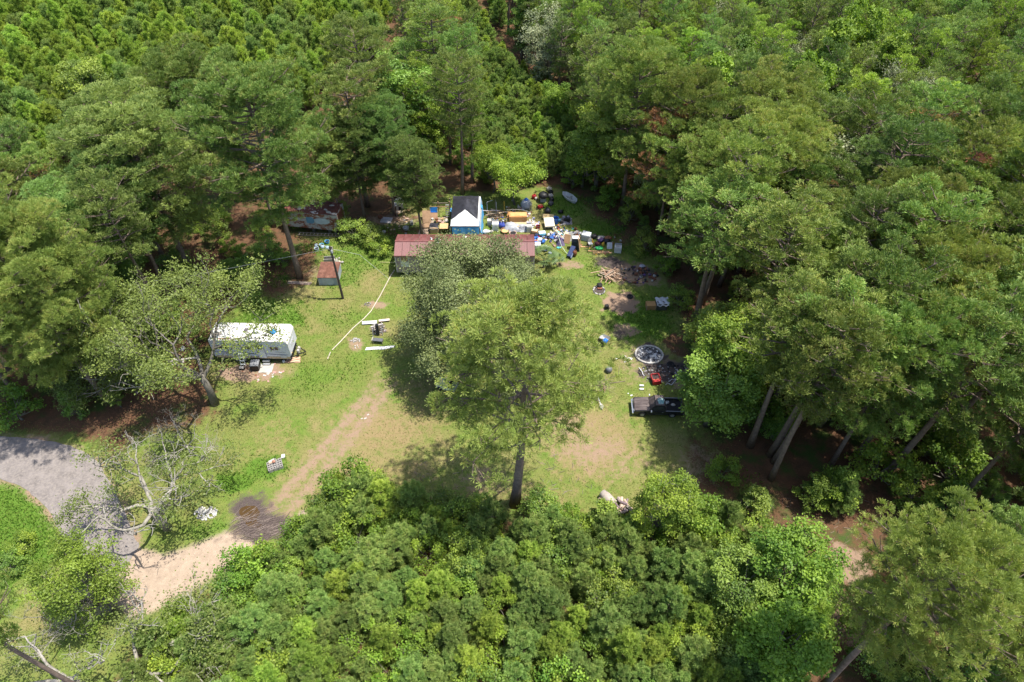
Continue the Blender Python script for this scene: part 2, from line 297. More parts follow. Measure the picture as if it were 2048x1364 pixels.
def pine(seed,H,Rr,cb,nb,ncl,ntuft,nn,M_,dead=0.0,top=.8,nl=.34,rise=.5,wd=.05,lean=0,CS=1.0,cone=0,bare=None,tr0=None):
    "loblolly pine: bare trunk, limbs ending in domed tufts of needles"
    rg=np.random.default_rng(seed); tr=MB(); sw=rg.uniform(-.5,.5,2)
    def axis_(z): t=z/H; return np.array([sw[0]*math.sin(t*2.6)+lean*t*t,sw[1]*math.sin(t*2.2),z])
    r0=tr0 or .022*H*.5+.06
    tr.tube([axis_(H*k/9) for k in range(10)],[r0*(1-.85*(k/9))*(1.25 if k==0 else 1) for k in range(10)],8)
    out=[];tin=[];cc=[];az=rg.uniform(0,6.28)
    for i in range(nb):
        t=(i+.5)/nb; zf=cb+(1-cb)*(t**.9)*.97; u=(zf-cb)/(1-cb)
        prof=(math.sin(min(u/.42,1)*math.pi/2)*.45+.55) if u<.42 else math.sqrt(max(1-((u-.42)/.60)**2,.02))
        if cone: prof=np.interp(u,[0,.12,.32,.6,.85,1],[.62,.80,1.0,.78,.50,.22])
        L_=Rr*prof*rg.uniform(.62,1.08); az+=2.4+rg.uniform(-.5,.5); p0=axis_(zf*H); up=(-.10+.75*u)*rise*2
        dr=np.array([math.cos(az),math.sin(az),0]); pts=[]
        if bare and u<.30 and dr[0]*bare[0]+dr[1]*bare[1]>.15: continue
        for k in range(5):
            s=k/4; pts.append(p0+dr*L_*s+np.array([0,0,(up*L_*s*.6+.22*L_*s*s)])+rg.normal(0,.05*L_*s+1e-6,3)*[1,1,.5])
        tr.tube(pts,[.012*H*.35*(1-.8*k/4)*(.6+L_/Rr*.5) for k in range(5)],4,False)
        sd=np.array([-dr[1],dr[0],0]); isdead=rg.random()<dead
        for j in range(ncl):
            s=(.42+.58*(j+rg.uniform(0,.9))/ncl) if u<.85 else rg.uniform(.15,1); s=min(s,1.0); k=s*4; a=int(min(k,3)); q=pts[a]+(pts[a+1]-pts[a])*(k-a); lat=rg.uniform(-1,1)*L_*.33*(.35+.65*min(s*1.3,1))*(1.15-s*.4)
            c=q+sd*lat+np.array([0,0,.1+rg.uniform(-.15,.35)])
            tr.tube([pts[max(a-0,0)],(q+c)/2+[0,0,-.05],c],[.03,.022,.012],3,False)
            cc.append((c,dr*.5+sd*np.sign(lat)*.3,isdead))
    cc_c=np.array([c[0] for c in cc]); N=len(cc_c); R1=rg.uniform(.42,.82,N)*(Rr/5.5)**.5*CS; tn=rg.uniform(.15,.85,N)
    for i in range(N):
        k=int(ntuft*R1[i]**1.2)+3; d=rg.normal(size=(k,3)); d[:,2]=np.abs(d[:,2])*.9+.05; d=nrm(d); rr=rg.uniform(.5,1,(k,1))**.4
        C=cc_c[i]+d*rr*np.array([R1[i],R1[i],R1[i]*.62]); D=nrm(d*.8+np.array([0,0,.75])+cc[i][1]*.3)
        tt=np.full(k,.99) if cc[i][2] else np.clip(tn[i]+rg.normal(0,.2,k),0,.93)
        add_needles(out,tin,C,D,nn if not cc[i][2] else max(nn//2,3),nl,wd,1.15,tt,rg)
    V=np.concatenate(out); T=np.concatenate(tin)
    return (tr.mesh('pine_trunk',BARK,True),tris_mesh('pine_crown',V,T,M_),H,Rr)
def young_pine(seed,H,Rr,M_,wh=9,per=6,nn=46,shaft=.0,nl=.2,wd=.03,steep=.55,sub=4):
    "young pine: whorls of limbs, each shoot a bottle brush of needles"
    rg=np.random.default_rng(seed); tr=MB(); tr.tube([(0,0,0),(rg.uniform(-.05,.05),0,H*.5),(0,0,H*.98)],[.06*H/5,.04*H/5,.01],5)
    out=[];tin=[]; C=[];D=[];TT=[]
    def shoot(a,b,n,t):
        s=rg.uniform(0,1,(n,1)); ax=nrm((b-a)[None]); C.append(a+(b-a)*s); D.append(np.repeat(nrm(ax+[[0,0,.35]]),n,0)); TT.append(np.clip(t+rg.normal(0,.1,n)+(s[:,0]-.5)*.35,0,.95))
    shoot(np.array([0,0,H*.82]),np.array([0,0,H]),nn//2,.8)
    for i in range(wh):
        zf=shaft+(1-shaft)*(i+.6)/(wh+.3); L0=Rr*(1-zf**1.7)**.75+.08*Rr; a0=rg.uniform(0,6.28)
        for k in range(per if zf<.8 else per-1):
            az=a0+k*6.283/per+rg.uniform(-.3,.3); L_=L0*rg.uniform(.7,1.15); st=steep*(1-.3*(1-zf))+rg.uniform(-.12,.12); d=np.array([math.cos(az),math.sin(az),0]); b0=np.array([0,0,zf*H*.93]); pts=[b0+d*L_*s+np.array([0,0,L_*st*s*(.5+.9*s)]) for s in (0,.5,1)]
            tr.tube(pts,[.02,.014,.006],3,False); t=rg.uniform(.2,.8); sd=np.array([-d[1],d[0],0])
            shoot(pts[1],pts[2],nn//4,t)
            for j in range(sub):
                s=rg.uniform(.35,1); q=b0+d*L_*s+np.array([0,0,L_*st*s*(.5+.9*s)]); e=q+(d*rg.uniform(.1,.8)+sd*rg.uniform(-1,1)+np.array([0,0,rg.uniform(.5,1.2)]))*L_*.28*(H/5)**.2; shoot(q,e,nn//4,t+rg.uniform(-.15,.15))
    C=np.concatenate(C);D=np.concatenate(D);TT=np.concatenate(TT); add_needles(out,tin,C,D,5,nl,wd,.9,TT,rg)
    return (tr.mesh('pine_trunk',BARK,True),tris_mesh('pine_crown',np.concatenate(out),np.concatenate(tin),M_),H,Rr)
def broad(seed,H,Rr,M_,lobes=26,tw=16,nl=26,ls=.17,cb=.25,shape='round',bark=None,gap=.0,dead=0,lobr=.3,multi=1):
    "broad-leaved tree or shrub: forking limbs to leafy lobes of twigs"
    rg=np.random.default_rng(seed); tr=MB(); V=[];T=[]; fork=np.array([rg.uniform(-.2,.2),rg.uniform(-.2,.2),H*cb])
    tr.tube([(0,0,0),fork*.5+rg.normal(0,.03*H,3)*[1,1,0],fork],[.022*H+.03,.018*H+.02,.015*H+.02],7)
    for i in range(lobes):
        th=i*2.4+rg.uniform(-.4,.4); u=(i+.5)/lobes
        if shape=='round': z=cb*.9+(1-cb)*(.12+.82*u); prof=math.sqrt(max(1-((z-(cb+.35*(1-cb)))/(.72*(1-cb)))**2,.03))
        elif shape=='cone': z=cb+(1-cb)*u*.97; prof=(1-u)**.7+.12
        else: z=cb+(1-cb)*(.5+.45*u); prof=rg.uniform(.3,1)
        rr=Rr*prof*rg.uniform(.35,.92)**.6*(1-lobr*.6); c=np.array([math.cos(th)*rr,math.sin(th)*rr,z*H]); lr=Rr*lobr*rg.uniform(.7,1.25)
        mid=(fork+c)/2+np.array([0,0,-.06*H])+rg.normal(0,.04*H,3); tr.tube([fork,mid,c],[.010*H+.01,.006*H+.01,.012],4,False)
        for k in range(dead):
            e=c+nrm(rg.normal(size=3)+[0,0,.8])*lr*1.5; tr.tube([c,(c+e)/2+rg.normal(0,.1,3),e],[.03,.02,.006],3,False)
        t0=rg.uniform(.15,.85); d=rg.normal(size=(tw,3)); d[:,2]=np.where(d[:,2]<-.3,-d[:,2],d[:,2]); d=nrm(d); q=c+d*lr*rg.uniform(.45,1.0,(tw,1))*np.array([1,1,.75])
        for j in range(tw):
            if rg.random()<gap: continue
            tr.tube([c,q[j]],[.014,.006],3,False) if j%3==0 else None
            n=int(nl*rg.uniform(.6,1.3)); cc=q[j]+rg.normal(0,.17*lr+.05,(n,3))*[1,1,.7]
            v,tt=leaves(cc,np.tile(nrm(d[j]+[0,0,.9]),(n,1)),ls,np.clip(t0+rg.normal(0,.14)+rg.normal(0,.1,n),0,.95),rg,1.0); V.append(v);T.append(tt)
    return (tr.mesh('trunk_wood',bark or BARKG,True),tris_mesh('leaf_crown',np.concatenate(V),np.concatenate(T),M_,4),H,Rr)
def oak(seed,H,spread,M_,bark,leafy=1.0,depth=5,ls=.16,nlf=34,crook=.35,ztop=1.0,dead_m=None,r0=None,deadshare=0,bias=(0,0)):
    "old crooked tree grown limb from limb; leafless limbs bleached"
    rg=np.random.default_rng(seed); tr=MB(); dm=MB(); V=[];T=[]
    def grow(p,d,L_,r,k,dd):
        pts=[p]; n=4; dc=d.copy()
        for i in range(n):
            dc=nrm(dc+rg.normal(0,crook,3)*.5+np.array([0,0,.04])); pts.append(pts[-1]+dc*L_/n)
        (dm if dd else tr).tube(pts,[r*(1-.35*i/n) for i in range(n+1)],6 if k<2 else (4 if k<4 else 3),False)
        if k>=depth:
            if not dd and rg.random()<leafy:
                n2=int(nlf*rg.uniform(.5,1.5)); e=pts[-1]; c=e+rg.normal(0,1,(n2,3))*[.42,.42,.24]; v,t=leaves(c,np.tile([0,0,1.],(n2,1)),ls,np.clip(rg.uniform(.2,.8)+rg.normal(0,.12,n2),0,.95),rg,.9); V.append(v);T.append(t)
            return
        nb=rg.integers(2,4) if k<depth-1 else rg.integers(2,5)
        for j in range(nb):
            s=pts[-1] if j==0 else pts[int(rg.integers(2,5))]; a=nrm(dc+rg.normal(0,.62,3)+np.array([0,0,.10])); a[2]=max(a[2],-.25)
            grow(s,nrm(a),L_*rg.uniform(.62,.85),r*.62,k+1,dd or (rg.random()<deadshare and k>=1))
        if k>=2 and not dd and rg.random()<leafy*.8:
            n2=int(nlf*.7); c=pts[2]+rg.normal(0,1,(n2,3))*[.5,.5,.3]; v,t=leaves(c,np.tile([0,0,1.],(n2,1)),ls,np.clip(rg.uniform(.2,.8)+rg.normal(0,.12,n2),0,.95),rg,.9); V.append(v);T.append(t)
    r=r0 or .03*H; h1=H*.3; tr.tube([(0,0,0),(.1,.05,h1*.5),(.15,-.1,h1)],[r*1.3,r,r*.9],8)
    nmain=5
    for i in range(nmain):
        a=i*6.283/nmain+rg.uniform(-.4,.4); grow(np.array([.15,-.1,h1*(.85+.15*i/nmain)]),nrm(np.array([math.cos(a)*spread+bias[0],math.sin(a)*spread+bias[1],rg.uniform(.55,1.0)])),H*.27,r*.6,1,False)
    tm=tr.mesh('trunk_wood',bark,True); cm=tris_mesh('leaf_crown',np.concatenate(V),np.concatenate(T),M_,4) if V else None
    return (tm,cm,H,spread,dm.mesh('dead_limbs',dead_m or DEADW,True) if dm.v else None)
F_OLIVE=FOL('pine_needles_olive',(0.107,0.175,0.037),(0.298,0.377,0.090),.25,.022,.30,.25,cc=(.32,.15,.08))
F_DARK=FOL('pine_needles_dark',(0.095,0.162,0.041),(0.253,0.338,0.090),.25,.022,.30,.25)
F_BLUE=FOL('young_needles_deep',(0.094,0.168,0.040),(0.275,0.387,0.101),.25,.014,.26,.25,cc=(.22,.13,.05))
F_MEAD=FOL('young_needles_fresh',(0.147,0.244,0.037),(0.364,0.478,0.080),.28,.014,.26,.25)
F_LIGHT=FOL('lone_pine_needles',(0.143,0.197,0.043),(0.366,0.444,0.112),.3,0,0,.3,cc=(.32,.15,.08))
F_LEAF=FOL('green_leaves',(0.087,0.159,0.026),(0.250,0.353,0.054),.3,.02,.25,.4)
F_LIME=FOL('lime_leaves',(.13,.23,.025),(.30,.42,.05),.35,.015,.15,.35)
F_OAK=FOL('oak_leaves',(0.072,0.107,0.024),(0.189,0.245,0.056),.25,.012,.15,.35)
F_LIVE=FOL('small_grey_green_leaves',(.105,.145,.05),(.26,.32,.12),.25,.01,.1,.4)
F_GREY=FOL('grey_leaves',(0.14,0.165,0.085),(0.31,0.335,0.19),.2,.012,.15,.3)
F_BRIGHT=FOL('sweetgum_leaves',(0.103,0.195,0.026),(0.295,0.412,0.054),.35,.015,.12,.35)
F_YEL=FOL('yellow_green_leaves',(.12,.18,.025),(.28,.36,.05),.3,.01,.1,.35)
PINES=[pine(11,20,4.6,.5,38,5,24,11,F_OLIVE),pine(12,21,4.2,.56,34,5,24,11,F_OLIVE,dead=.03),pine(13,18,4.8,.46,38,5,24,11,F_DARK),pine(14,20,4.0,.58,32,5,24,11,F_DARK,dead=.02),pine(15,17,3.7,.48,32,4,26,11,F_OLIVE)]
FULL=[pine(21,21,6.6,.26,74,7,28,13,F_OLIVE,wd=.045,CS=1.12),pine(22,22,6.4,.30,74,7,28,13,F_DARK,wd=.045,CS=1.15),pine(23,20,6.8,.36,64,6,28,13,F_OLIVE,dead=.04,wd=.045,CS=1.08)]
NEARP=pine(24,21,6.4,.30,72,7,30,26,F_OLIVE,nl=.30,wd=.024,CS=1.1)
SLIM=[pine(31+i,14,2.3,.35,32,4,17,9,(F_DARK,F_MEAD,F_DARK)[i],rise=.8,nl=.3) for i in range(3)]
YOUNG=[young_pine(41,4.6,1.35,F_BLUE,10,7,64,nl=.22,wd=.022),young_pine(42,5.2,1.45,F_BLUE,11,6,64,nl=.22,wd=.022),young_pine(43,4.2,1.3,F_BLUE,9,7,70,nl=.22,wd=.022),young_pine(44,5.0,1.25,F_MEAD,11,6,64,nl=.22,wd=.022)]
FIELD=[young_pine(51,7.5,1.4,F_MEAD,11,6,38,.3,.26,.036,1.3,4),young_pine(52,8,1.25,F_MEAD,12,6,38,.3,.26,.036,1.5,4),young_pine(53,7,1.45,F_BLUE,10,6,38,.3,.26,.036,1.3,4)]
SHRUB=[broad(61,3.2,1.7,F_LEAF,14,12,22,.16,.12),broad(62,2.6,1.6,F_BRIGHT,12,12,22,.16,.12),broad(63,3.6,1.6,F_LEAF,14,12,22,.18,.12,'cone'),broad(64,3,1.7,F_LIME,12,12,20,.15,.12)]
BROAD=[broad(71,12,3.6,F_LEAF,30,20,26,.25,.25),broad(72,13,3.2,F_LEAF,30,20,26,.25,.25,'cone'),broad(73,11,3.6,F_BRIGHT,30,20,26,.24,.25)]
LIME=[broad(81,12,2.6,F_LIME,30,18,26,.26,.2,'cone'),broad(82,11,3.0,F_LIME,28,18,26,.26,.25)]
GREY=[broad(91,12,4.2,F_GREY,34,20,26,.22,.25,dead=1,gap=.12)]
TREES=[]
def tree(kind,x,y,h,label,cat='tree',group=None,name='pine_tree',wr=None,rz=None,z=-.05,k=None):
    pr=kind if isinstance(kind,tuple) else kind[TRG.randrange(len(kind))]
    s=h/pr[2]; q=wr/pr[3]/1.0 if wr else s*TRG.uniform(.9,1.12)
    t=thing(name,(x,y,z),label,cat,TRG.uniform(0,6.28) if rz is None else rz,group,(q,q,s))
    put('trunk',pr[0],t)
    if pr[1]: put('crown',pr[1],t)
    if len(pr)>4 and pr[4]: tag(put('bare_limbs',pr[4],t),'bleached leafless limbs',kind='stuff')
    TREES.append((x,y,(wr or pr[3]*q)*.8)); return t
TRG=random.Random(77)
def named(kind,bx,by,ay,label,wr=None,name='pine_tree',ax=None,rz=None,**k):
    "tree by its foot in the photo and the height its top reaches"
    b=P(bx,by); h=PY(bx,ay,b.y).z; return tree(kind,b.x,b.y,h,label,name=name,wr=wr,rz=rz,**k)
# ---------------------------------------------------------------- trees one can tell apart
def topt(kind,px,py,h,label,wr=None,name='pine_tree',**k):
    b=P(px,py,h); return tree(kind,b.x,b.y,h,label,name=name,wr=wr,**k)
def foot(kind,px,py,h,label,wr=None,name='pine_tree',**k):
    b=P(px,py); return tree(kind,b.x,b.y,h,label,name=name,wr=wr,**k)
NEARB=pine(25,21,5,.56,48,6,30,24,F_LIGHT,nl=.30,wd=.026,CS=1.0)
CENTER=pine(101,23.5,6.6,.37,56,6,22,20,F_LIGHT,dead=.0,rise=.34,nl=.33,wd=.034,cone=1,bare=(0,-1),tr0=.38)
foot(CENTER,1030,1008,23.2,'tallest lone pine standing in the middle of the clearing, trunk bare below',wr=7.5,rz=0.25)
LIVE=broad(102,13.5,8,F_LIVE,74,40,46,.18,.12,lobr=.24,bark=BARKG)
foot(LIVE,962,722,12.9,'broad small-leaved oak behind the tall lone pine, hiding the middle of the red roof',wr=7.9,name='oak_tree')
BIGL=pine(26,22,6.6,.40,66,7,28,13,F_OLIVE,wd=.045,CS=1.1)
DEADOAK=oak(113,10,2.3,F_OAK,M('lichen_bark',(.30,.28,.24),.9,var=.5,scale=3),.95,5,.18,85,.46,deadshare=.33,r0=.27,bias=(.38,-.1))
foot(DEADOAK,336,1057,10.4,'half dead oak with bleached bare limbs overhanging the paved road',wr=2.4,name='oak_tree',rz=3.3)
MOAK=oak(104,15,1.35,F_OAK,BARKG,1.0,5,.20,105,.36,deadshare=.06,r0=.30,bias=(-.62,.0))
foot(MOAK,431,808,15,'olive leaved oak with wide ragged crown beside the white travel trailer',wr=1.35,name='oak_tree',rz=0)
foot(MOAK,330,770,11.5,'smaller ragged oak just left of the one beside the white trailer',wr=1.15,name='oak_tree',rz=.5)
topt(FULL,228,218,19.5,'big round yellow green pine, leftmost of the two great crowns above the rusty trailer',wr=7.2)
named(BIGL,600,555,168,'great pine with leaning bare trunk beside the low rusty roofed shed',wr=7.0)
topt(FULL[0],345,118,18,'round pine crown behind and between the two great pines on the left',wr=6)
named(PINES[0],735,412,150,'pine hanging over the small kennel behind the mobile home',wr=5.0)
topt(PINES[2],700,60,18,'pine rising behind the trees over the kennel',wr=4.6)
named(PINES[2],925,388,128,'column shaped pine right behind the black and white canopy tent',wr=4.0)
topt(PINES[1],868,20,16,'pine at the top edge left of the narrow clearing strip',wr=4.2)
topt(PINES[2],915,65,15,'pine between the canopy tent column pine and the top edge',wr=3.6)
topt(BROAD[0],805,120,14,'dark leafy tree with dead twigs left of the column pine',wr=4.4,name='broadleaf_tree')
named(NEARP,215,800,440,'spreading yellow green pine at the left edge above the paved road',wr=6.6)
topt(FULL[1],110,395,15,'blue green pine behind the spreading pine at the left edge',wr=5.5)
topt(FULL[0],5,470,18,'pine crown cut by the left edge halfway down',wr=5.5)
topt(FULL[0],1290,105,19,'tall dome shaped pine right of the narrow strip, upper middle',wr=5.8)
topt(FULL[2],1395,165,18,'pale olive pine leaning against the dome shaped one',wr=5.2)
BROWN=pine(105,15,6,.32,54,6,24,12,F_OLIVE,dead=.32)
named(BROWN,1318,468,245,'pine with rust brown dead boughs above the junk heap',wr=5.4,rz=2.6)
named(PINES[0],1435,520,300,'pine just right of the one with brown dead boughs',wr=5)
named(PINES[0],1392,645,378,'wide olive pine whose bare leaning trunk stands by the plywood kennel',wr=5.6)
for px,py,h,kk,lb in ((1590,425,18,0,'olive pine crown right of the wide one by the kennel'),(1760,520,17,1,'pine crown in the middle of the right hand wood'),(1930,500,18,2,'pine crown near the right edge, upper half'),(1690,620,18,0,'pine with tufted crown above the visible leaning trunks'),(1850,640,18,2,'pine crown right of the leaning trunks'),(2010,640,19,0,'pine cut by the right edge halfway down')):
    topt([PINES[0],PINES[2],FULL[2]][kk],px,py,h,lb,wr=5.0)
for px,py,h,lb in ((1500,892,18,'pine with thin straight trunk nearest the pickup truck'),(1542,958,19,'pine with two-toned leaning trunk at the track edge'),(1548,925,18.5,'pine whose trunk crosses the one at the track edge'),(1640,850,19,'pine behind the three trunks right of the pickup'),(1720,905,18,'pine in deep shade right of the visible straw patch'),(1800,830,17,'pine above the shaded straw right of the trunks')):
    foot(PINES,px,py,h,lb,wr=4.2)
foot(NEARB,1640,1378,21.5,'huge bright pine at the lower right corner with long leaning trunk',wr=4.3)
foot(NEARB,1850,1440,20,'second pine at the lower right corner, trunk starting beyond the bottom edge',wr=3.6)
foot(PINES[1],236,1418,25,'pine whose dark trunk crosses the lower left corner',wr=2.6)
foot(BROAD[0],1412,850,9,'dark leafy tree overhanging the tail of the pickup truck',wr=3.9,name='broadleaf_tree')
foot(BROAD[0],1425,745,8.5,'leafy tree beside the ash patch and stone fire ring',wr=3.6,name='broadleaf_tree')
foot(BROAD[2],1440,800,11,'leafy tree between the truck tree and the wood behind',wr=3.8,name='broadleaf_tree')
foot(BROAD[2],1312,1068,8.0,'bright green sweetgum with a bleached dead tip below the truck',wr=2.6,name='broadleaf_tree')
foot(SHRUB[1],1375,1075,5,'rounded leafy tree touching the sweetgum with the dead tip',wr=2.4,name='broadleaf_tree')
sn=P(1325,870,8.6); SNAG=oak(106,3.2,1.0,F_OAK,DEADW,0,4,.1,1,.35,r0=.05); t=foot(SNAG,1318,1064,3.0,'bleached leafless snag poking out over the sweetgum by the truck',name='dead_tree',wr=.9,z=5.6); 
t.location.z=-.05; t.scale=(1.1,1.1,3.35)
topt(BROAD[2],1625,1085,9,'sweetgum at the shaded red track, lower right',wr=3.4,name='broadleaf_tree')
topt(BROAD[0],1500,1135,7,'round leafy tree among young pines left of the track sweetgum',wr=2.8,name='broadleaf_tree')
topt(LIME[1],1600,1250,8,'lime green tree near the bottom right by the track',wr=3.2,name='broadleaf_tree')
topt(SHRUB[0],1770,1290,4,'dark bush beside the lower end of the red track',wr=1.8,name='shrub',cat='shrub')
YELB=broad(107,9,4,F_YEL,30,22,30,.20,.2,gap=.1)
topt(YELB,100,1115,9,'yellow green tree over the sandy drive mouth, lower left',wr=3.3,name='broadleaf_tree')
GREYO=oak(108,9,1.4,F_OAK,M('lichen_bark',(.3,.28,.24)),.9,5,.16,40,.34,deadshare=.2,r0=.2)
topt(GREYO,190,1270,8.5,'olive scrubby oak below the yellow green tree, lower left',wr=1.7,name='oak_tree')
topt(GREYO,60,1300,7.5,'olive scrubby oak in the lower left corner',wr=1.5,name='oak_tree')
BARE=oak(109,5,1.3,F_OAK,DEADW,.0,6,.1,1,.3,r0=.07)
topt(BARE,62,1190,6,'bare bleached sapling spreading in the lower left corner',wr=1.6,name='dead_tree')
topt(BARE,350,850,4.5,'bare bleached sapling under the ragged oak by the road',wr=1.5,name='dead_tree')
for px,py,h,wr,lb in ((690,240,13,3.8,'pine above the grey slab behind the mobile home'),(755,215,14,3.8,'pine with column crown above the shaded kennel'),(822,292,12,3.4,'pine left behind the timber shelter'),(640,250,13,3.6,'pine above the derelict trailer')): topt(FULL[1],px,py,h,lb,wr=wr)
FLAT=broad(110,5.5,3.6,F_BRIGHT,26,22,34,.18,.3,'flat')
topt(FLAT,1030,325,6,'flat topped feathery tree right behind the canopy tent',wr=3.8,name='broadleaf_tree')
topt(FLAT,985,300,6,'second flat topped tree left of the feathery one',wr=2.8,name='broadleaf_tree')
topt(BROAD[2],1115,165,8,'rounded bright leafy tree on the narrow strip of young pines',wr=2.8,name='broadleaf_tree')
topt(LIME[0],1150,300,5.5,'thin lime sapling above the junk heap',wr=1.6,name='broadleaf_tree')
topt(BROAD[0],1175,260,8,'green leafy tree left of the brown boughed pine',wr=2.4,name='broadleaf_tree')
for i,(px,py,h,wr,lb) in enumerate(((1447,118,13,3.0,'lone lime green tree nearest the top middle of the right wood'),(1640,110,13,3.2,'lime green tree left of the bright pair, upper right'),(1690,50,14,3.4,'tallest of the lime green trees near the top edge'),(1745,0,14,3.4,'lime green tree cut by the top edge'),(1800,75,13,3.0,'lime topped tree in front of the grey oak, upper right'),(1600,230,11,2.2,'narrow lime tree low among the upper right pines'),(1640,180,12,2.4,'narrow lime tree between two others, upper right'))):
    topt(LIME[i%2],px,py-8,h+3,lb,wr=wr,name='broadleaf_tree')
topt(GREY,1735,285,14.5,'dense grey green oak in the upper right wood',wr=4.8,name='oak_tree')
topt(GREY,1830,135,14.5,'grey green oak behind the lime topped tree',wr=4.4,name='oak_tree')
topt(GREY,1725,185,14,'smaller grey green oak between lime trees',wr=3.4,name='oak_tree')
topt(BROAD[0],1910,275,15.5,'broad green tree right of the dense grey oak',wr=4.6,name='broadleaf_tree')
topt(BROAD[2],1990,260,15,'green tree at the right edge, upper third',wr=4,name='broadleaf_tree')
topt(BROAD[0],145,115,11,'dark lone leafy tree standing in the upper left plantation',wr=3.6,name='broadleaf_tree')
topt(YELB,570,110,9,'yellow tinged tree with vine left of the upper pines',wr=2.2,name='broadleaf_tree')
topt(LIME[1],235,195,9,'small lime tree behind the big round pine',wr=2.2,name='broadleaf_tree')
for px,py,h,wr,kk,lb in ((690,945,4.6,2.6,1,'green bushy shrub at the drive side, tallest of its clump'),(745,965,3.4,1.9,0,'olive shrub right of the tallest one at the drive side'),(645,1000,3.6,1.8,0,'dark shrub at the drive edge above the bottom thicket'),(800,985,3.0,1.8,0,'low shrub left of the lone pine foot'),(890,1000,2.8,1.9,0,'spreading shrub in the lone pine shade'),(965,1005,2.8,1.6,0,'shrub just left of the lone pine trunk'),(1085,1000,3.0,2.0,0,'dark shrub just right of the lone pine trunk'),(1140,1020,2.6,1.3,1,'light shrub right of the dark one by the lone pine'),(28,1078,1.8,1.3,1,'dark shrub on the lush lawn left of the road'),(-4,1120,2,1.5,0,'shrub cut by the left edge beside the lush lawn'),(1455,925,2.4,1.6,1,'bush at the track bend below the truck'),(1520,985,2.6,1.7,2,'bush under the leaning trunks'),(620,1055,3.2,1.7,2,'leafy shrub at the drive end above the puddle'),(500,580,2,1.4,0,'bush under the pines left of the low shed'),(760,480,1.8,1.6,1,'bush left behind the mobile home'),(525,475,3.4,2,0,'bush under the pines left of the derelict trailer'),(480,520,3.2,2,2,'bush deeper under the pines left of the low shed'),(560,505,1.6,1.4,1,'low bush between the leaning trunk and derelict trailer'),(700,440,2.6,2,0,'tall shrub right of the derelict trailer'),(740,455,2.2,1.8,0,'shrub between derelict trailer and kennel'),(1365,575,2.6,1.5,0,'dark shrub behind the plywood kennel'),(1400,650,3,1.5,0,'shrub at the foot of the wide olive pine'),(1292,462,3,1.7,0,'shrub right of the junk heap'),(1335,512,2.4,1.4,1,'bush above the scrap heap')):
    topt(SHRUB[kk],px,py,h,lb,wr,'shrub',cat='shrub')
# ---------------------------------------------------------------- woods filled in round them
def proj(x,y,z):
    dy,dz=y,z-CAMH; f=dy*SA-dz*CA; v=dy*CA+dz*SA
    return (1024+FPX*x/f,682-FPX*v/f) if f>1 else (1e6,1e6)
def inview(x,y,h,m=130):
    for z in (0,h):
        a,b=proj(x,y,z)
        if -m<a<2048+m and -m*.4<b<1364+m: return True
    return False
GAP=[(wl([(948,-60),(960,10),(1000,100),(1045,150),(1052,175)]),1.5),(wl([(690,-60),(705,12)]),2.2),(wl([(1130,215),(1150,260),(1148,300)]),1.0)]
def fill(x0,x1,y0,y1,st,reg,mind,hh,seed,jit=.42,own=None):
    rg=random.Random(seed); pts=[]; y=y0; row=0
    while y<y1:
        x=x0+(st/2 if row%2 else 0)
        while x<x1:
            px_,py_=x+rg.uniform(-jit,jit)*st,y+rg.uniform(-jit,jit)*st; x+=st
            if not inview(px_,py_,hh): continue
            X=np.array([px_]);Y=np.array([py_])
            if not reg(px_,py_,X,Y): continue
            if inside(CLEAR,X,Y)[0] or distline(CLEAR,X,Y,True)[0]<mind: continue
            if any(distline(g,X,Y)[0]<w_ for g,w_ in GAP): continue
            if any((px_-a)**2+(py_-b)**2<(c*(own or .55))**2 for a,b,c in NAMED): continue
            pts.append((px_,py_,rg))
        y+=st*.87; row+=1
    return pts
NAMED=list(TREES)+[(P(1225,1008).x,P(1225,1008).y,4.2),(P(1238,1040).x,P(1238,1040).y,3.4)]
def poly(pts):
    w_=wl(pts); return lambda x,y,X,Y: inside(w_,X,Y)[0]
P_FIELD=poly([(-900,-250),(-900,560),(-80,560),(60,440),(160,330),(300,290),(500,240),(650,250),(690,180),(760,140),(800,20),(800,-60),(800,-250)])
P_STRIP=poly([(835,-40),(980,-60),(1010,80),(1090,200),(1160,300),(1165,370),(1100,368),(1000,380),(965,380),(950,250),(900,120)])
n=0; rest=[]
fp=fill(-125,-5,60,136,1.95,P_FIELD,1.5,7,3,.55,own=.35); fp.sort(key=lambda p:p[0]**2+p[1]**2)
for i,(x,y,rg) in enumerate(fp):
    if i<290: tree(FIELD,x,y,rg.uniform(5.2,8.6),'young pine standing close among others in the upper left plantation',group='young pines of the upper left plantation',name='plantation_pine')
    else: rest.append((x,y,rg.uniform(5.2,8.8)))
strip=fill(-15,22,66,136,1.9,P_STRIP,1.2,5,4,.35,own=.3)
for x,y,rg in strip: tree(YOUNG+FIELD[:1],x,y,rg.uniform(3.6,5.4),'young pine in the narrow sunlit strip behind the junk heap',group='young pines of the narrow strip',name='pine_sapling')
def bottom(x,y,X,Y): return y<P(0,985).y and x<P(1640,1180).x+4 and not (x<P(240,1300).x+3) 
bp_=fill(-32,36,9,29,1.72,bottom,.55,5,6,.36,own=.45)
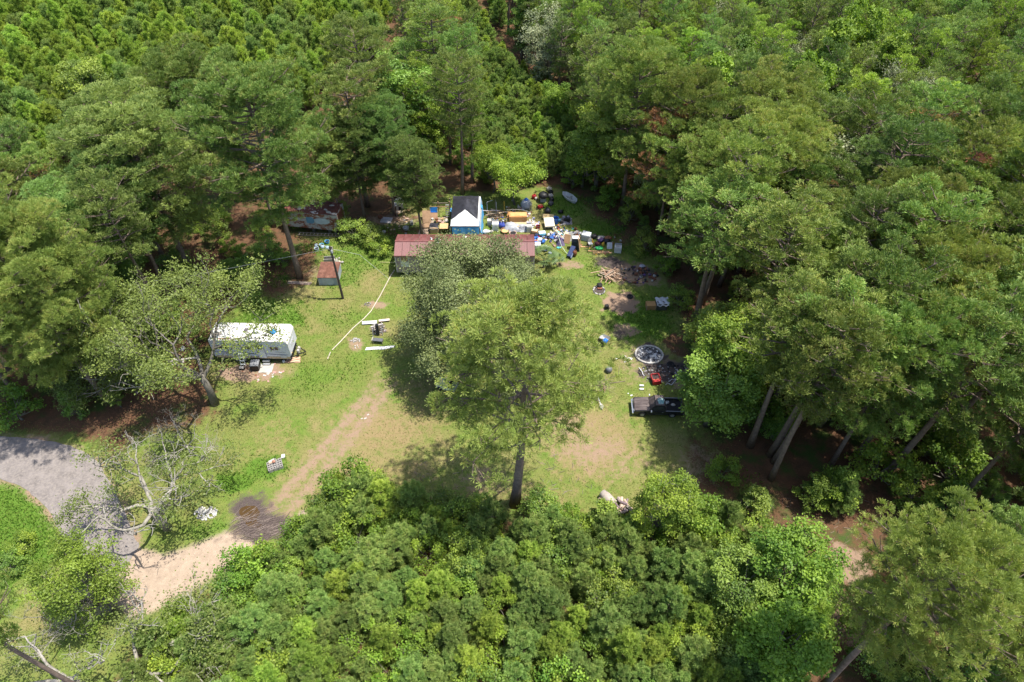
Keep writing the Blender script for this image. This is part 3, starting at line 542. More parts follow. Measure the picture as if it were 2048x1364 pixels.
for x,y,rg in bp_:
    a,b=proj(x,y,3); edge=(a<640 and b<1250) or (a>1380)
    if rg.random()<(.45 if edge else .2):
        tree([SHRUB[0],SHRUB[1],SHRUB[2],SHRUB[1]],x,y,rg.uniform(2.4,4.0),'leafy shrub growing among the young pines along the bottom','shrub','shrubs in the bottom thicket',name='shrub')
    elif rg.random()<.12: tree(SHRUB[3],x,y,rg.uniform(2.4,3.6),'lime green sapling among the young pines along the bottom','shrub','lime saplings in the bottom thicket',name='sapling')
    else: tree(YOUNG,x,y,rg.uniform(3.2,5.2),'young pine in the dense thicket along the bottom',group='young pines of the bottom thicket',name='young_pine')
def rightw(x,y,X,Y): return x>P(1290,700).x and y<66 and (y>33 or x>26+max(0,(y-22)*.35))
def leftw(x,y,X,Y): return x<-14 and 33<y<66 and not P_FIELD(x,y,X,Y)
def upper(x,y,X,Y): return y>=64 and x>-16 and not P_STRIP(x,y,X,Y) and not P_FIELD(x,y,X,Y)
for x,y,rg in fill(8,75,6,66,5.0,rightw,2.2,18,8,own=.62): tree(PINES+FULL[:1],x,y,rg.uniform(15,19.5),'tall pine in the wood along the right side',group='pines of the right hand wood')
for x,y,rg in fill(-75,-14,33,66,5.4,leftw,2.5,18,9,own=.62): tree(PINES,x,y,rg.uniform(14,18),'tall pine in the wood along the left side',group='pines of the left hand wood')
up=fill(-16,115,64,136,3.8,upper,1.5,14,10,own=.5); up.sort(key=lambda p:p[0]**2+p[1]**2); rest2=[]; ns=0
for x,y,rg in up:
    if rg.random()<.13: tree(BROAD+GREY,x,y,rg.uniform(9,12.5),'leafy tree among the pines of the upper right wood','tree','leafy trees of the upper right wood',name='broadleaf_tree')
    elif ns>=285: rest2.append((x,y,rg.uniform(6.2,8)))
    else: ns+=1; tree(SLIM,x,y,rg.uniform(11.5,15),'slender pine in the dense wood across the upper right',group='pines of the upper right wood',name='slender_pine')
NAMED=[(a,b,.5) for a,b,c in NAMED]
def under(x,y,X,Y): return (rightw(x,y,X,Y) or leftw(x,y,X,Y) or (upper(x,y,X,Y) and y<84))
uf=fill(-70,75,8,84,2.7,under,1.0,4,12); uf.sort(key=lambda p:p[0]**2+p[1]**2); ns=0; rest3=[]
for x,y,rg in uf:
    if rg.random()<.72:
        if ns>=165: rest3.append((x,y,rg.uniform(4,9))); continue
        ns+=1; tree(SHRUB[:3]+BROAD[:1],x,y,rg.uniform(1.6,4.5),'understorey bush growing beneath the tall pines','shrub','bushes beneath the tall pines',name='shrub')
# the rest of the plantation as one mass
def mass(name,pts,protos,label):
    me=bpy.data.meshes.new(name); me.from_pydata([(x,y,-.05) for x,y,h in pts],[],[]); a=me.attributes.new('hh','FLOAT','POINT'); a.data.foreach_set('value',[h/7.5*.93 for x,y,h in pts])
    o=tag(put(name,me),label,'trees',kind='stuff'); c=bpy.data.collections.new(name)
    for i,pr in enumerate(protos):
        q=bpy.data.objects.new('pine_crown_shape',pr[1]); c.objects.link(q)
    ng=bpy.data.node_groups.new(name,'GeometryNodeTree'); ng.interface.new_socket('Geometry',in_out='INPUT',socket_type='NodeSocketGeometry'); ng.interface.new_socket('Geometry',in_out='OUTPUT',socket_type='NodeSocketGeometry')
    N=ng.nodes;L=ng.links; gi=N.new('NodeGroupInput');go=N.new('NodeGroupOutput'); ip=N.new('GeometryNodeInstanceOnPoints'); ci=N.new('GeometryNodeCollectionInfo'); ci.inputs['Collection'].default_value=c; ci.inputs['Separate Children'].default_value=True; ci.inputs['Reset Children'].default_value=True
    ip.inputs['Pick Instance'].default_value=True; rv=N.new('FunctionNodeRandomValue'); rv.data_type='FLOAT_VECTOR'; rv.inputs[0].default_value=(0,0,0); rv.inputs[1].default_value=(0,0,6.28)
    na=N.new('GeometryNodeInputNamedAttribute'); na.data_type='FLOAT'; na.inputs[0].default_value='hh'
    L.new(gi.outputs[0],ip.inputs['Points']); L.new(ci.outputs[0],ip.inputs['Instance']); L.new(rv.outputs[0],ip.inputs['Rotation']); L.new(na.outputs[0],ip.inputs['Scale']); L.new(ip.outputs[0],go.inputs[0])
    md=o.modifiers.new('scatter','NODES'); md.node_group=ng
mass('undergrowth',rest3,[SHRUB[0],SHRUB[1],SHRUB[2]],'undergrowth bushes filling the deeper wood')
mass('pine_plantation',rest,FIELD,'far rows of young pines filling the upper left plantation')
print('TREES',len(TREES),'field',len(fp),'rest',len(rest),'strip',len(strip),'bottom',len(bp_))
mass('pine_forest',rest2,SLIM,'farthest pines of the upper right wood seen as one canopy')
# ---------------------------------------------------------------- mobile home
WHITE=M('white_enamel',(.58,.58,.57),.5,var=.12,scale=2); OFFW=M('dirty_white',(.42,.40,.37),.7,var=.25,scale=3); BLACK=M('black_plastic',(.018,.018,.02),.5,var=.3); DARK=M('dark_void',(.02,.02,.022),.9)
GLASS=M('dark_glass',(.03,.035,.04),.12,spec=.8,var=.1); TYRE=M('tyre_rubber',(.025,.025,.027),.85); STEEL=M('galvanised_steel',(.45,.46,.47),.45,metal=.6,var=.2); RUSTM=M('rusty_metal',(.20,.075,.045),.8,var=.4,scale=3)
WOOD=M('raw_timber',(.42,.27,.15),.8,var=.25,scale=4); OLDW=M('weathered_timber',(.30,.24,.19),.9,var=.3,scale=4); PLY=M('plywood',(.50,.33,.17),.8,var=.15,scale=3,col2=(.38,.25,.13)); ORW=M('orange_plywood',(.58,.30,.11),.7,var=.15)
BLUET=M('blue_tarp',(.03,.22,.62),.45,var=.2,scale=4); LBLUE=M('light_blue_tarp',(.10,.38,.72),.45,var=.2,scale=4); WTARP=M('white_tarp',(.62,.62,.62),.5,var=.08); BTARP=M('black_tarp',(.030,.030,.040),.42,var=.5,scale=3,spec=.5); GTARP=M('grey_tarp',(.36,.38,.42),.5,var=.3,scale=1.5,col2=(.12,.12,.14),thr=.56,soft=.05)
RED=M('red_paint',(.33,.02,.025),.5,var=.25); BLUEP=M('blue_plastic',(.03,.14,.50),.45,var=.15); TEAL=M('teal_plastic',(.10,.50,.50),.5); GREENP=M('green_plastic',(.06,.55,.16),.5,var=.2); YELP=M('yellow_plastic',(.75,.48,.06),.5); GREYP=M('grey_plastic',(.30,.31,.33),.6); NAVY=M('navy_cloth',(.03,.045,.12),.8); PURPLE=M('plum_cloth',(.10,.06,.16),.8); PINK=M('pink_cloth',(.42,.24,.22),.85); BROWN_=M('brown_leather',(.19,.075,.04),.7); CARD=M('cardboard',(.50,.36,.22),.9,var=.15); CREAM=M('cream_padding',(.62,.57,.45),.8,var=.08)
CONC=M('concrete_block',(.36,.34,.32),.95,var=.25,scale=3); CHAR=M('charcoal',(.03,.028,.03),.95,var=.5,scale=6,col2=(.25,.24,.24),thr=.62); ASH=M('pale_ash',(.30,.29,.29),.95,var=.3,scale=5)
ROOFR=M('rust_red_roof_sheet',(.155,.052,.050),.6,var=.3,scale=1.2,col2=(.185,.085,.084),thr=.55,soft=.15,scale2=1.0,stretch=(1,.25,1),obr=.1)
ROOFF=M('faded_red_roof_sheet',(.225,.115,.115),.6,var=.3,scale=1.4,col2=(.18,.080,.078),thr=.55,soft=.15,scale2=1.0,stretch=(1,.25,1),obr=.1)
SIDE=M('faded_mauve_siding',(.31,.24,.26),.8,var=.25,scale=1.5,col2=(.40,.34,.34),thr=.6,stretch=(.5,1,2),obr=.05)
x0,x1,ye,yr,yb,ze,zr=-12.6,2.45,55.45,57.2,59.0,3.0,3.56
hx=(x0+x1)/2
mh=thing('mobile_home',(hx,57.2,0),'long single wide mobile home with rust red metal roof and faded mauve walls','mobile home')
def HL(x,y,z): return (x-hx,y-57.2,z)
w0,w1=x0+.08,x1-.08; yf=ye+.12; ybk=yb-.12
b=MB(); b.box(HL((w0+w1)/2,(yf+ybk)/2,1.75),(w1-w0-.1,ybk-yf-.1,2.35)); b.part('wall_core',M('siding_shade',(.25,.21,.21)),mh)
g=MB(); g.prism([(yf-57.2+.03,2.9),(0,zr-.06),(ybk-57.2-.03,2.9)],w0-hx,w0-hx+.06,'x'); g.prism([(yf-57.2+.03,2.9),(0,zr-.06),(ybk-57.2-.03,2.9)],w1-hx-.06,w1-hx,'x'); g.part('gable',SIDE,mh)
pan=MB().box((0,0,0),(1.17,.04,2.36)).mesh('siding_panel',SIDE)
for i in range(12): put('siding_panel',pan,mh,HL(w0+.66+i*1.245,yf+.02+(.006 if i%2 else 0),1.76))
pan2=MB().box((0,0,0),(.04,1.1,2.36)).mesh('end_panel',SIDE)
for x in (w0+.03,w1-.03):
    for k in range(3): put('siding_panel',pan2,mh,HL(x,yf+.62+k*1.1,1.76))
nP=18; pw=(x1-x0)/nP
def slope(ya,za,yb_,zb,m):
    L_=math.hypot(yb_-ya,zb-za); q=MB(); q.box((0,0,0),(pw-.03,L_,.03))
    for k in (-.42,-.21,0,.21,.42): q.box((k*pw,0,.022),(.035,L_,.02))
    return q.mesh('roof_panel',m),math.atan2(zb-za,yb_-ya),(ya+yb_)/2,(za+zb)/2
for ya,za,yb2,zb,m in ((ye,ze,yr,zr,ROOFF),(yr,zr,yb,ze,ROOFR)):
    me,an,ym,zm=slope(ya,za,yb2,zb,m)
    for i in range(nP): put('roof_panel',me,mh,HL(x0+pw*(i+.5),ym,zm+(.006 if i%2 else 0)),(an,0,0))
MB().box(HL(hx,yr,zr+.035),(x1-x0,.26,.03)).part('ridge_cap',ROOFR,mh)
MB().box(HL(hx,ye-.02,ze-.06),(x1-x0,.05,.12)).part('fascia',M('rust_trim',(.20,.10,.09)),mh)
MB().box(HL(hx,57.2,.42),(x1-x0-.5,2.9,.22)).part('chassis',DARK,mh)
for k in range(6):
    for yy in (yf+.35,ybk-.35): MB().box(HL(x0+1+k*2.6,yy,.18),(.4,.4,.36)).part('pier',CONC,mh)
MB().box(HL((w0+w1)/2,yf-.03,.66),(w1-w0,.03,.22)).part('base_trim',M('grey_base_trim',(.26,.24,.25)),mh)
for x in (w0,w1): MB().box(HL(x,yf-.005,1.76),(.12,.06,2.4)).part('corner_trim',M('pale_trim',(.50,.46,.46)),mh)
def window(par,c,wd,ht,div=1,frame=WHITE,gl=GLASS,low=None,axis='y',dep=.05,blank=None):
    f=MB()
    f.box((c[0],c[1],c[2]+ht/2),(wd+.08,dep,.07)); f.box((c[0],c[1],c[2]-ht/2),(wd+.08,dep,.07))
    for s in (-1,1): f.box((c[0]+s*wd/2,c[1],c[2]),(.07,dep,ht-.07))
    for k in range(1,div): f.box((c[0]-wd/2+wd*k/div,c[1],c[2]),(.05,dep*.9,ht-.07))
    fr=f.part('window',frame,par)
    if low:
        MB().box((c[0],c[1]+.012,c[2]+ht*.25),(wd-.06,.015,ht*.5-.04)).part('pane',gl,fr); MB().box((c[0],c[1]+.008,c[2]-ht*.25),(wd-.06,.02,ht*.5-.05)).part('pane',low,fr)
    else:
        for k in range(div): MB().box((c[0]-wd/2+wd*(k+.5)/div,c[1]+.012,c[2]),(wd/div-.06,.015,ht-.08)).part('pane',gl,fr)
    return fr
window(mh,HL(-11.55,yf-.03,2.1),.85,1.45,1,WHITE,M('curtain_tan',(.36,.24,.15)),low=M('window_board',(.66,.68,.66)))
window(mh,HL(-8.5,yf-.03,2.2),.55,.95,2,WHITE)
window(mh,HL(-4.2,yf-.03,2.15),.9,.95,2,WHITE)
d=MB().box(HL(-6.3,yf-.03,1.6),(.85,.05,1.95)).part('door',M('door_cream',(.55,.52,.48)),mh); MB().box(HL(-5.98,yf-.08,1.55),(.05,.05,.12)).part('handle',STEEL,d)
def vent(x,y,z,r,h,capm=DARK,base=WTARP):
    o=MB().lathe([(r*2.2,0),(r*2.1,.03),(r,.06),(r,h)],HL(x,y,z)).part('roof_vent',base,mh); MB().lathe([(r*1.6,h),(r*1.7,h+.06),(r*.3,h+.13)],HL(x,y,z),8).part('vent_cap',capm,o)
vent(-8.0,57.25,3.54,.16,.22); vent(-10.1,56.3,3.28,.05,.10,base=RUSTM); vent(-8.75,57.6,3.5,.06,.12,capm=STEEL); vent(-5.2,58.3,3.25,.12,.2)
for x,y in ((-7.8,57.05),(-8.25,57.4)): MB().blob(HL(x,y,3.55),(.3,.2,.08),int(x*10)&7,nu=7,nv=4).part('sealant_patch',WTARP,mh)
# ---------------------------------------------------------------- white travel trailer
tt=thing('travel_trailer',(-25.0,44.25,0),'white travel trailer with bright roof and dark swoosh stripes, parked left of the drive','travel trailer',rz=R(-1.8))
TL,TW,z0,z1=7.5,2.25,.62,3.12
TRW=M('trailer_white',(.60,.62,.68),.45,var=.06,scale=1.2); TRR=M('trailer_roof_white',(.66,.65,.63),.6,var=.16,scale=1.0,col2=(.45,.42,.38),thr=.62,soft=.08,scale2=2.5)
b=MB(); b.prism([(-TL/2,z0+.15),(TL/2-.25,z0+.15),(TL/2,z0+.55),(TL/2,z1-.35),(TL/2-.22,z1-.02),(-TL/2+.12,z1-.02),(-TL/2,z1-.2)],-TW/2,TW/2,'y'); b.part('body',TRW,tt)
MB().box((-.05,0,z1+.0),(TL-.25,TW+.06,.05)).part('roof',TRR,tt)
MB().prism([(TL/2-.14,z1+.03),(TL/2+.03,z1-.34),(TL/2+.03,z1-.5),(TL/2-.2,z1-.1)],-TW/2-.02,TW/2+.02,'y').part('nose_cap',TRR,tt)
MB().box((0,-TW/2-.012,z0+.18),(TL-.3,.03,.28)).part('lower_band',M('tan_band',(.50,.40,.27)),tt)
MB().box((0,-TW/2-.02,z1-.05),(TL-.1,.05,.06)).part('awning_rail',M('rail_grey',(.45,.45,.47)),tt)
yw=-TW/2-.02
def stripe(pts,th,m=M('stripe_slate',(.11,.12,.17))):
    q=MB(); up=[(x,z+th*math.sin(math.pi*min(max(i/(len(pts)-1),.08),.92))) for i,(x,z) in enumerate(pts)]; q.prism([(x,z) for x,z in pts]+up[::-1],yw-.004,yw+.012,'y'); q.part('stripe',m,tt)
stripe([(-3.6,1.50),(-2.6,1.42),(-1.5,1.20),(-.2,1.15)],.07); stripe([(-1.2,1.55),(-.6,1.36),(.2,1.24),(1.0,1.26)],.09); stripe([(1.25,1.30),(2.2,1.24),(3.5,1.22)],.07); stripe([(-2.9,1.2),(-1.8,1.1),(-.8,1.08)],.05); stripe([(2.3,1.62),(2.9,1.57),(3.35,1.6)],.05,M('stripe_grey',(.3,.3,.33)))
window(tt,(-.35,yw-.01,2.15),.95,.52,2,WHITE); window(tt,(2.35,yw-.01,2.15),.85,.52,2,WHITE); window(tt,(-2.6,yw-.01,2.2),1.1,.6,2,WHITE)
d=MB().box((.95,yw-.012,1.75),(.72,.05,1.95)).part('door',M('door_white',(.62,.63,.65)),tt)
MB().box((.95,yw-.045,2.3),(.36,.02,.55)).part('door_window',GLASS,d); MB().box((.66,yw-.06,1.6),(.06,.05,.14)).part('handle',DARK,d)
for s in (.57,1.33): MB().box((s,yw-.03,1.75),(.03,.04,1.98)).part('door_frame',M('frame_grey',(.38,.38,.42)),d)
for x,z,wd,hh in ((3.0,1.0,.6,.35),(-.9,1.05,.5,.22),(-1.9,1.0,.45,.3)): MB().box((x,yw-.008,z),(wd,.02,hh)).part('hatch',M('hatch_grey',(.60,.60,.63)),tt)
o=MB().box((-1.35,yw-.03,2.35),(.16,.05,.1)).part('porch_light',M('amber_lens',(.7,.5,.2)),tt)
for x in (-1.05,-1.75):
    for s in (-1,1):
        wq=MB().lathe([(.30,-.1),(.34,-.06),(.34,.06),(.30,.1)],(x,s*(TW/2-.13),.34),16,'y').part('wheel',TYRE,tt); MB().lathe([(.17,-.108),(.19,-.1),(.05,-.06)],(x,s*(TW/2-.13),.34),12,'y').part('rim',OFFW,wq)
MB().prism([(-2.15,.62),(-2.0,.78),(-.8,.78),(-.62,.62)],yw-.03,yw+.05,'y').part('wheel_arch',M('arch_grey',(.5,.5,.52)),tt)
MB().box((0,0,.55),(TL-.3,TW-.2,.2)).part('chassis',DARK,tt)
b=MB(); b.tube([(TL/2-.2,-.8,.5),(TL/2+1.0,0,.48)],.05,4); b.tube([(TL/2-.2,.8,.5),(TL/2+1.0,0,.48)],.05,4); b.tube([(TL/2+.9,0,.0),(TL/2+.9,0,.75)],.04,6); b.part('tow_frame',DARK,tt)
for s in (-.18,.18): MB().lathe([(.12,0),(.15,.06),(.15,.38),(.06,.48)],(TL/2+.35,s,.5),10).part('gas_bottle',OFFW,tt)
a=MB(); a.prism([(-.3,0),(.38,0),(.42,.1),(.25,.26),(-.3,.26)],-.38,.38,'y'); ac=a.part('air_conditioner',M('ac_white',(.66,.66,.63)),tt,loc=(.55,.15,z1+.025)); MB().box((-.05,-.385,.13),(.5,.012,.12)).part('grille',GREYP,ac)
MB().box((-.45,.25,z1+.06),(.36,.36,.08)).part('skylight',M('smoky_dome',(.12,.11,.12),.3),tt); MB().box((-2.9,-.35,z1+.06),(.4,.4,.08)).part('roof_hatch',M('smoky_dome2',(.25,.23,.21),.3),tt)
o=MB().box((2.25,.05,z1+.05),(.36,.36,.1)).part('vent_frame',WHITE,tt); MB().blob((2.25,.05,z1+.13),(.6,.55,.28),4,.25,9,5,flat=.6).part('blue_cover',M('blue_cover',(.01,.25,.60),.5),o)
for x,y,l in ((1.7,.72,.55),(2.15,.80,.45),(2.5,.82,.4)): MB().box((x,y,z1+.04),(l,.07,.04),rz=.06).part('loose_slat',M('grey_slat',(.34,.29,.30)),tt)
MB().box((-2.2,-.95,z1+.035),(1.2,.16,.02),rz=.05).part('roof_stain_strip',M('rust_stain',(.42,.24,.17)),tt)
q=MB(); q.tube([(.1,1.06,z1),(.25,1.12,z1+.35),(.35,1.1,z1+.75)],.025,5); q.part('aerial',OFFW,tt)
for z in (1.2,2.7):
    for s in (-1,1): MB().box((TL/2+.012,s*.8,z),(.03,.12,.06)).part('marker_light',M('amber_lens',(.7,.5,.2)),tt)
MB().box((TL/2+.008,0,1.9),(.02,.9,.5),).part('faded_emblem',M('faded_grey',(.60,.61,.63),col2=(.45,.46,.5),thr=.5,scale2=4),tt)
st=thing('entry_steps',P(534,731),'black metal steps with four treads under the trailer door','steps')
for k in range(4): MB().box((-.12+k*.03,.85-k*.26,.72-k*.19),(.68,.22,.04)).part('tread',GREYP,st)
for s in (-.38,.34): MB().tube([(s-.08,.95,.78),(s+.02,-.02,.04)],.03,4).part('stringer',BLACK,st)
tag(MB().add([(x*.32+.06*math.sin(y*3),y*.28+.04*math.sin(x*4),.03+.035*abs(math.sin(x*5+y*4))) for y in range(-2,3) for x in range(-2,3)],[(i*5+j,i*5+j+1,i*5+j+6,i*5+j+5) for i in range(4) for j in range(4)]).part('door_mat',OFFW,loc=P(533,737)),'crumpled pale mat on the ground at the foot of the trailer steps','mat')
def bin_(px,py,w_,d_,h,mb,ml,label,cat='bin',rz=0,name='rubbish_bin'):
    t=thing(name,P(px,py),label,cat,rz); MB().box((0,0,h*.46),(w_*.86,d_*.86,h*.9),taper=1.12).part('body',mb,t); MB().prism([(-w_/2,h*.9),(w_/2,h*.9),(w_*.42,h*1.04),(-w_*.42,h*1.04)],-d_/2,d_/2,'y').part('lid',ml,t); return t
bin_(513,737,.85,.8,.85,BLACK,M('lid_grey',(.22,.23,.25)),'black storage bin with grey lid between trailer steps and stepladder',rz=.05)
def ladder(name,loc,label,h,w_,m,n=4,lean=.35,rz=0,back=True):
    t=thing(name,loc,label,'ladder',rz)
    for s in (-1,1): MB().tube([(s*w_/2,0,0),(s*w_*.42,lean*h,h)],.03,4).part('rail',m,t)
    for k in range(n): q=(k+.7)/n; MB().box((0,lean*h*q,h*q),(w_*.9,.14,.03)).part('rung',m,t)
    if back:
        for s in (-1,1): MB().tube([(s*w_/2,lean*2*h,0),(s*w_*.42,lean*h,h)],.02,4).part('rear_leg',m,t)
    return t
ladder('stepladder',P(487,733),'aluminium stepladder standing beside the trailer wheels',1.5,.45,M('ladder_aluminium',(.62,.66,.64),.5),4,.3)
t=thing('scrap_stool',P(487,733)+Vector((0,-.35,0)),'low white step stool in front of the stepladder','stool'); MB().box((0,0,.3),(.42,.3,.05)).part('top',OFFW,t)
for s in (-1,1): MB().box((s*.17,0,.14),(.05,.26,.28)).part('leg',BLACK,t)
t=thing('lumber_stack',P(588,721),'short stack of salmon boards by the trailer nose','boards',R(8))
for k in range(5): MB().box((.05*k-.1,(k%3)*.2-.2,.06+.07*(k//2)),(1.5-.12*k,.2,.05),rz=.06*(k-2)).part('board',M('salmon_board',(.58,.36,.25)),t)
tag(MB().lathe([(.10,0),(.14,.02),(.14,.2),(.1,.22)],P(568,724)).part('paint_bucket',WTARP),'small white bucket at the end of the salmon boards','bucket')
# ---------------------------------------------------------------- derelict trailer
dt=thing('derelict_trailer',(-22.9,63.9,0),'derelict trailer with torn rusty roof and faded blue and white side','travel trailer',rz=R(-7))
DL,DWd=6.2,2.3
RW=M('rusted_white_skin',(.50,.50,.50),.8,var=.2,scale=1.5,col2=(.25,.09,.05),thr=.49,soft=.05,scale2=1.4,stretch=(1,1,1.6)); RR=M('rusted_torn_roof',(.17,.06,.045),.9,var=.5,scale=1.5,col2=(.62,.58,.55),thr=.60,soft=.03,scale2=1.1)
b=MB(); b.prism([(-DL/2,.9),(DL/2-.3,.75),(DL/2,1.1),(DL/2+.05,2.7),(DL/2-.1,2.95),(-DL/2,2.95)],-DWd/2,DWd/2,'y'); b.part('body',RW,dt)
rg=random.Random(4); vs=[];fs=[]
for j in range(9):
    for i in range(20): vs.append((-DL/2-.05+(DL+.1)*i/19,-DWd/2-.04+(DWd+.08)*j/8,2.98+rg.uniform(0,.10)))
for j in range(8):
    for i in range(19): fs.append((j*20+i,j*20+i+1,j*20+i+21,j*20+i+20))
MB().add(vs,fs).part('roof',RR,dt)
for k in range(7): MB().blob((rg.uniform(-2,2.6),rg.uniform(-.9,.9),3.07),(rg.uniform(.3,.9),rg.uniform(.15,.4),.1),k,.4,7,4,rz=rg.uniform(0,3)).part('torn_roof_flap',(OFFW,RUSTM)[k%2],dt)
yd=-DWd/2-.02
b=MB(); b.prism([(1.2+.95*math.cos(a*.314),2.0+.42*math.sin(a*.314)) for a in range(20)],yd-.01,yd+.015,'y'); b.part('white_panel',M('chalk_panel',(.52,.60,.66)),dt)
b=MB(); b.prism([(-.6,2.45),(.1,2.45),(.35,2.2),(.35,1.8),(0,1.55),(-.6,1.6)],yd-.012,yd+.01,'y'); b.part('blue_panel',M('faded_blue',(.16,.34,.50)),dt)
b=MB(); b.prism([(1.9+.8*math.cos(a),2.0+.55*math.sin(a)) for a in [x*.25-1.5 for x in range(13)]]+[(1.8+.72*math.cos(a),2.0+.47*math.sin(a)) for a in [1.5-x*.25 for x in range(13)]],yd-.02,yd+.01,'y'); b.part('swoosh',RUSTM,dt)
MB().box((DL/2+.04,0,2.0),(.04,1.7,1.3)).part('end_panel',RUSTM,dt)
for s in (-1,1): MB().box((DL/2+.03,s*DWd/2*.98,1.9),(.08,.08,2.1)).part('corner_trim',OFFW,dt)
MB().box((0,0,.75),(DL-.5,DWd-.5,.12)).part('chassis',DARK,dt)
for x in (1.7,-.2,2.4):
    for s in (-.7,.7): MB().box((x,s,.35),(.3,.3,.7)).part('pier',M('dark_block',(.12,.11,.10)),dt)
ld=thing('fallen_ladder',P(640,470),'wooden ladder lying on the straw in front of the derelict trailer','ladder',R(-3))
for s in (-.22,.22): MB().box((0,s,.08),(5.2,.06,.09),rz=0).part('rail',OLDW,ld)
for k in range(12): MB().box((-2.4+k*.43,0,.1),(.07,.42,.06)).part('rung',M('pale_rung',(.5,.42,.33)),ld)
# ---------------------------------------------------------------- low shed, pole, items round them
sh=thing('low_shed',(-19.85,55.2,0),'low blue grey shed with rust brown flat roof beside the utility pole','shed')
MB().box((0,0,.58),(2.0,2.3,1.16)).part('wall',M('blue_grey_board',(.36,.40,.45),.8,var=.2),sh)
for k in range(5): MB().box((-.86+k*.43,0,1.22+.006*(k%2)),(.42,2.5,.05),rx=.03).part('roof_panel',M('brown_rust_sheet',(.14,.06,.042),.8,var=.4,scale=2.5,col2=(.22,.11,.08),thr=.58,obr=.15),sh)
MB().box((0,-1.165,.6),(1.2,.03,.95)).part('door',M('pale_grey_board',(.46,.50,.54)),sh)
for s in (-1,1): MB().box((s*1.0,-1.16,.58),(.07,.06,1.16)).part('corner_trim',OFFW,sh)
t=thing('leaning_sheet',P(675,547),'pale sheet leaning on the right side of the low shed','sheet'); MB().box((0,.3,.55),(.05,2.2,1.1),ry=-.25).part('sheet',OFFW,t)
pl=thing('utility_pole',P(686,597),'dark wooden utility pole with crossarm and wires beside the low shed','pole')
MB().tube([(0,0,-.1),(.02,0,3.5),(.02,0,7.2)],[.14,.12,.09],8).part('pole',M('creosote_pole',(.06,.05,.045),.9),pl)
MB().tube([(.02,0,7.0),(-.6,.15,7.15),(-1.35,.3,7.2)],.05,5).part('lamp_arm',M('lamp_arm_grey',(.4,.38,.34)),pl)
for s,y in ((-1.4,.32),(-.75,.1),(-.25,.0)): q=MB().lathe([(.05,.12),(.17,.02),(.20,-.10)],(s,y,7.12),10).part('lamp_head',M('lamp_blue_grey',(.28,.36,.42)),pl)
MB().blob((.12,-.12,6.6),(.3,.3,.5),2,.1).part('transformer_box',GREYP,pl)
MB().tube([(.02,0,6.9),(-12,-3.4,6.6),(-24,-6.6,6.9),(-40,-11,8)],.018,3).part('wire',GREYP,pl); MB().tube([(.02,0,6.9),(2.6,.6,5.6),(5.4,-.6,3.4)],.012,3).part('wire',GREYP,pl)
def tub(px,py,r,h,m,label,cat='bucket',inner=DARK,name='bucket',z=0,mi=None):
    t=thing(name,P(px,py,z),label,cat); MB().lathe([(r*.85,0),(r,h),(r*1.05,h+.01),(r*.93,h),(r*.8,h*.2)],(0,0,0),14).part('shell',m,t); MB().lathe([(r*.82,h*.62),(r*.82,h*.64)],(0,0,0),12).part('contents',mi or inner,t); return t
for i,(px,py,m,lb) in enumerate(((655,486,LBLUE,'light blue tub behind the pole top, uppermost of three'),(644,493,M('pale_blue',(.2,.55,.75)),'pale blue tub left of the uppermost one'),(634,500,M('white_blue',(.5,.6,.7)),'white rimmed tub leftmost near the pines'),(662,500,OFFW,'white bucket right of the blue tubs'))): tub(px,py,.26,.3,m,lb)
t=thing('wire_crate',P(660,524),'white rack holding dark bottles, standing behind the low shed','rack',.1)
MB().box((0,0,.2),(1.2,.5,.08)).part('base',OFFW,t)
for s in (-1,1): MB().box((0,s*.25,.45),(1.2,.04,.4)).part('side',OFFW,t)
for k in range(7): MB().lathe([(.06,.24),(.06,.5),(.03,.55)],(-.48+k*.16,0,0),6).part('bottle',BLACK,t)
SM=[0]
def debris(px,py,n,r,mats,label,cat,group,name,seed,sz=(.12,.35),kind='flat'):
    rg=random.Random(seed)
    for i in range(n):
        p=P(px,py)+Vector((rg.gauss(0,r),rg.gauss(0,r*.7),0)); a,b_,c=[rg.uniform(*sz) for _ in range(3)]; q=MB()
        kd=rg.choice(('box','bag','flat','bag')) if kind=='box' else kind
        if kd=='flat': q.prism([(-a/2,-b_/2),(a/2,-b_*.4),(a*.4,b_/2),(0,b_*.35),(-a*.45,b_*.4)],0,.03+.02*c,'z')
        elif kd=='bag': q.blob((0,0,c*.35),(a,b_,c*.9),rg.randrange(99),.25,7,5,flat=.3)
        elif kd=='box': q.box((0,0,c*.3),(a,b_,c*.6),taper=.96)
        o=q.part(name,mats[rg.randrange(len(mats))],loc=p+Vector((0,0,.005)),rot=(0,0,rg.uniform(0,3.1))); tag(o,label,cat,group)
debris(676,524,7,.6,[OFFW,M('plaster',(.62,.55,.48))],'pale broken lump beside the bottle rack behind the low shed','rubble','pale lumps behind the low shed','rubble_lump',3,(.15,.4),'bag')
t=thing('fallen_board',P(600,566),'grey board lying under the great pine left of the low shed','board',R(-4)); MB().box((0,0,.1),(2.6,.25,.05)).part('board',OLDW,t); MB().box((-.05,-.2,.06),(2.5,.06,.06)).part('edge',M('pink_board',(.42,.30,.28)),t)
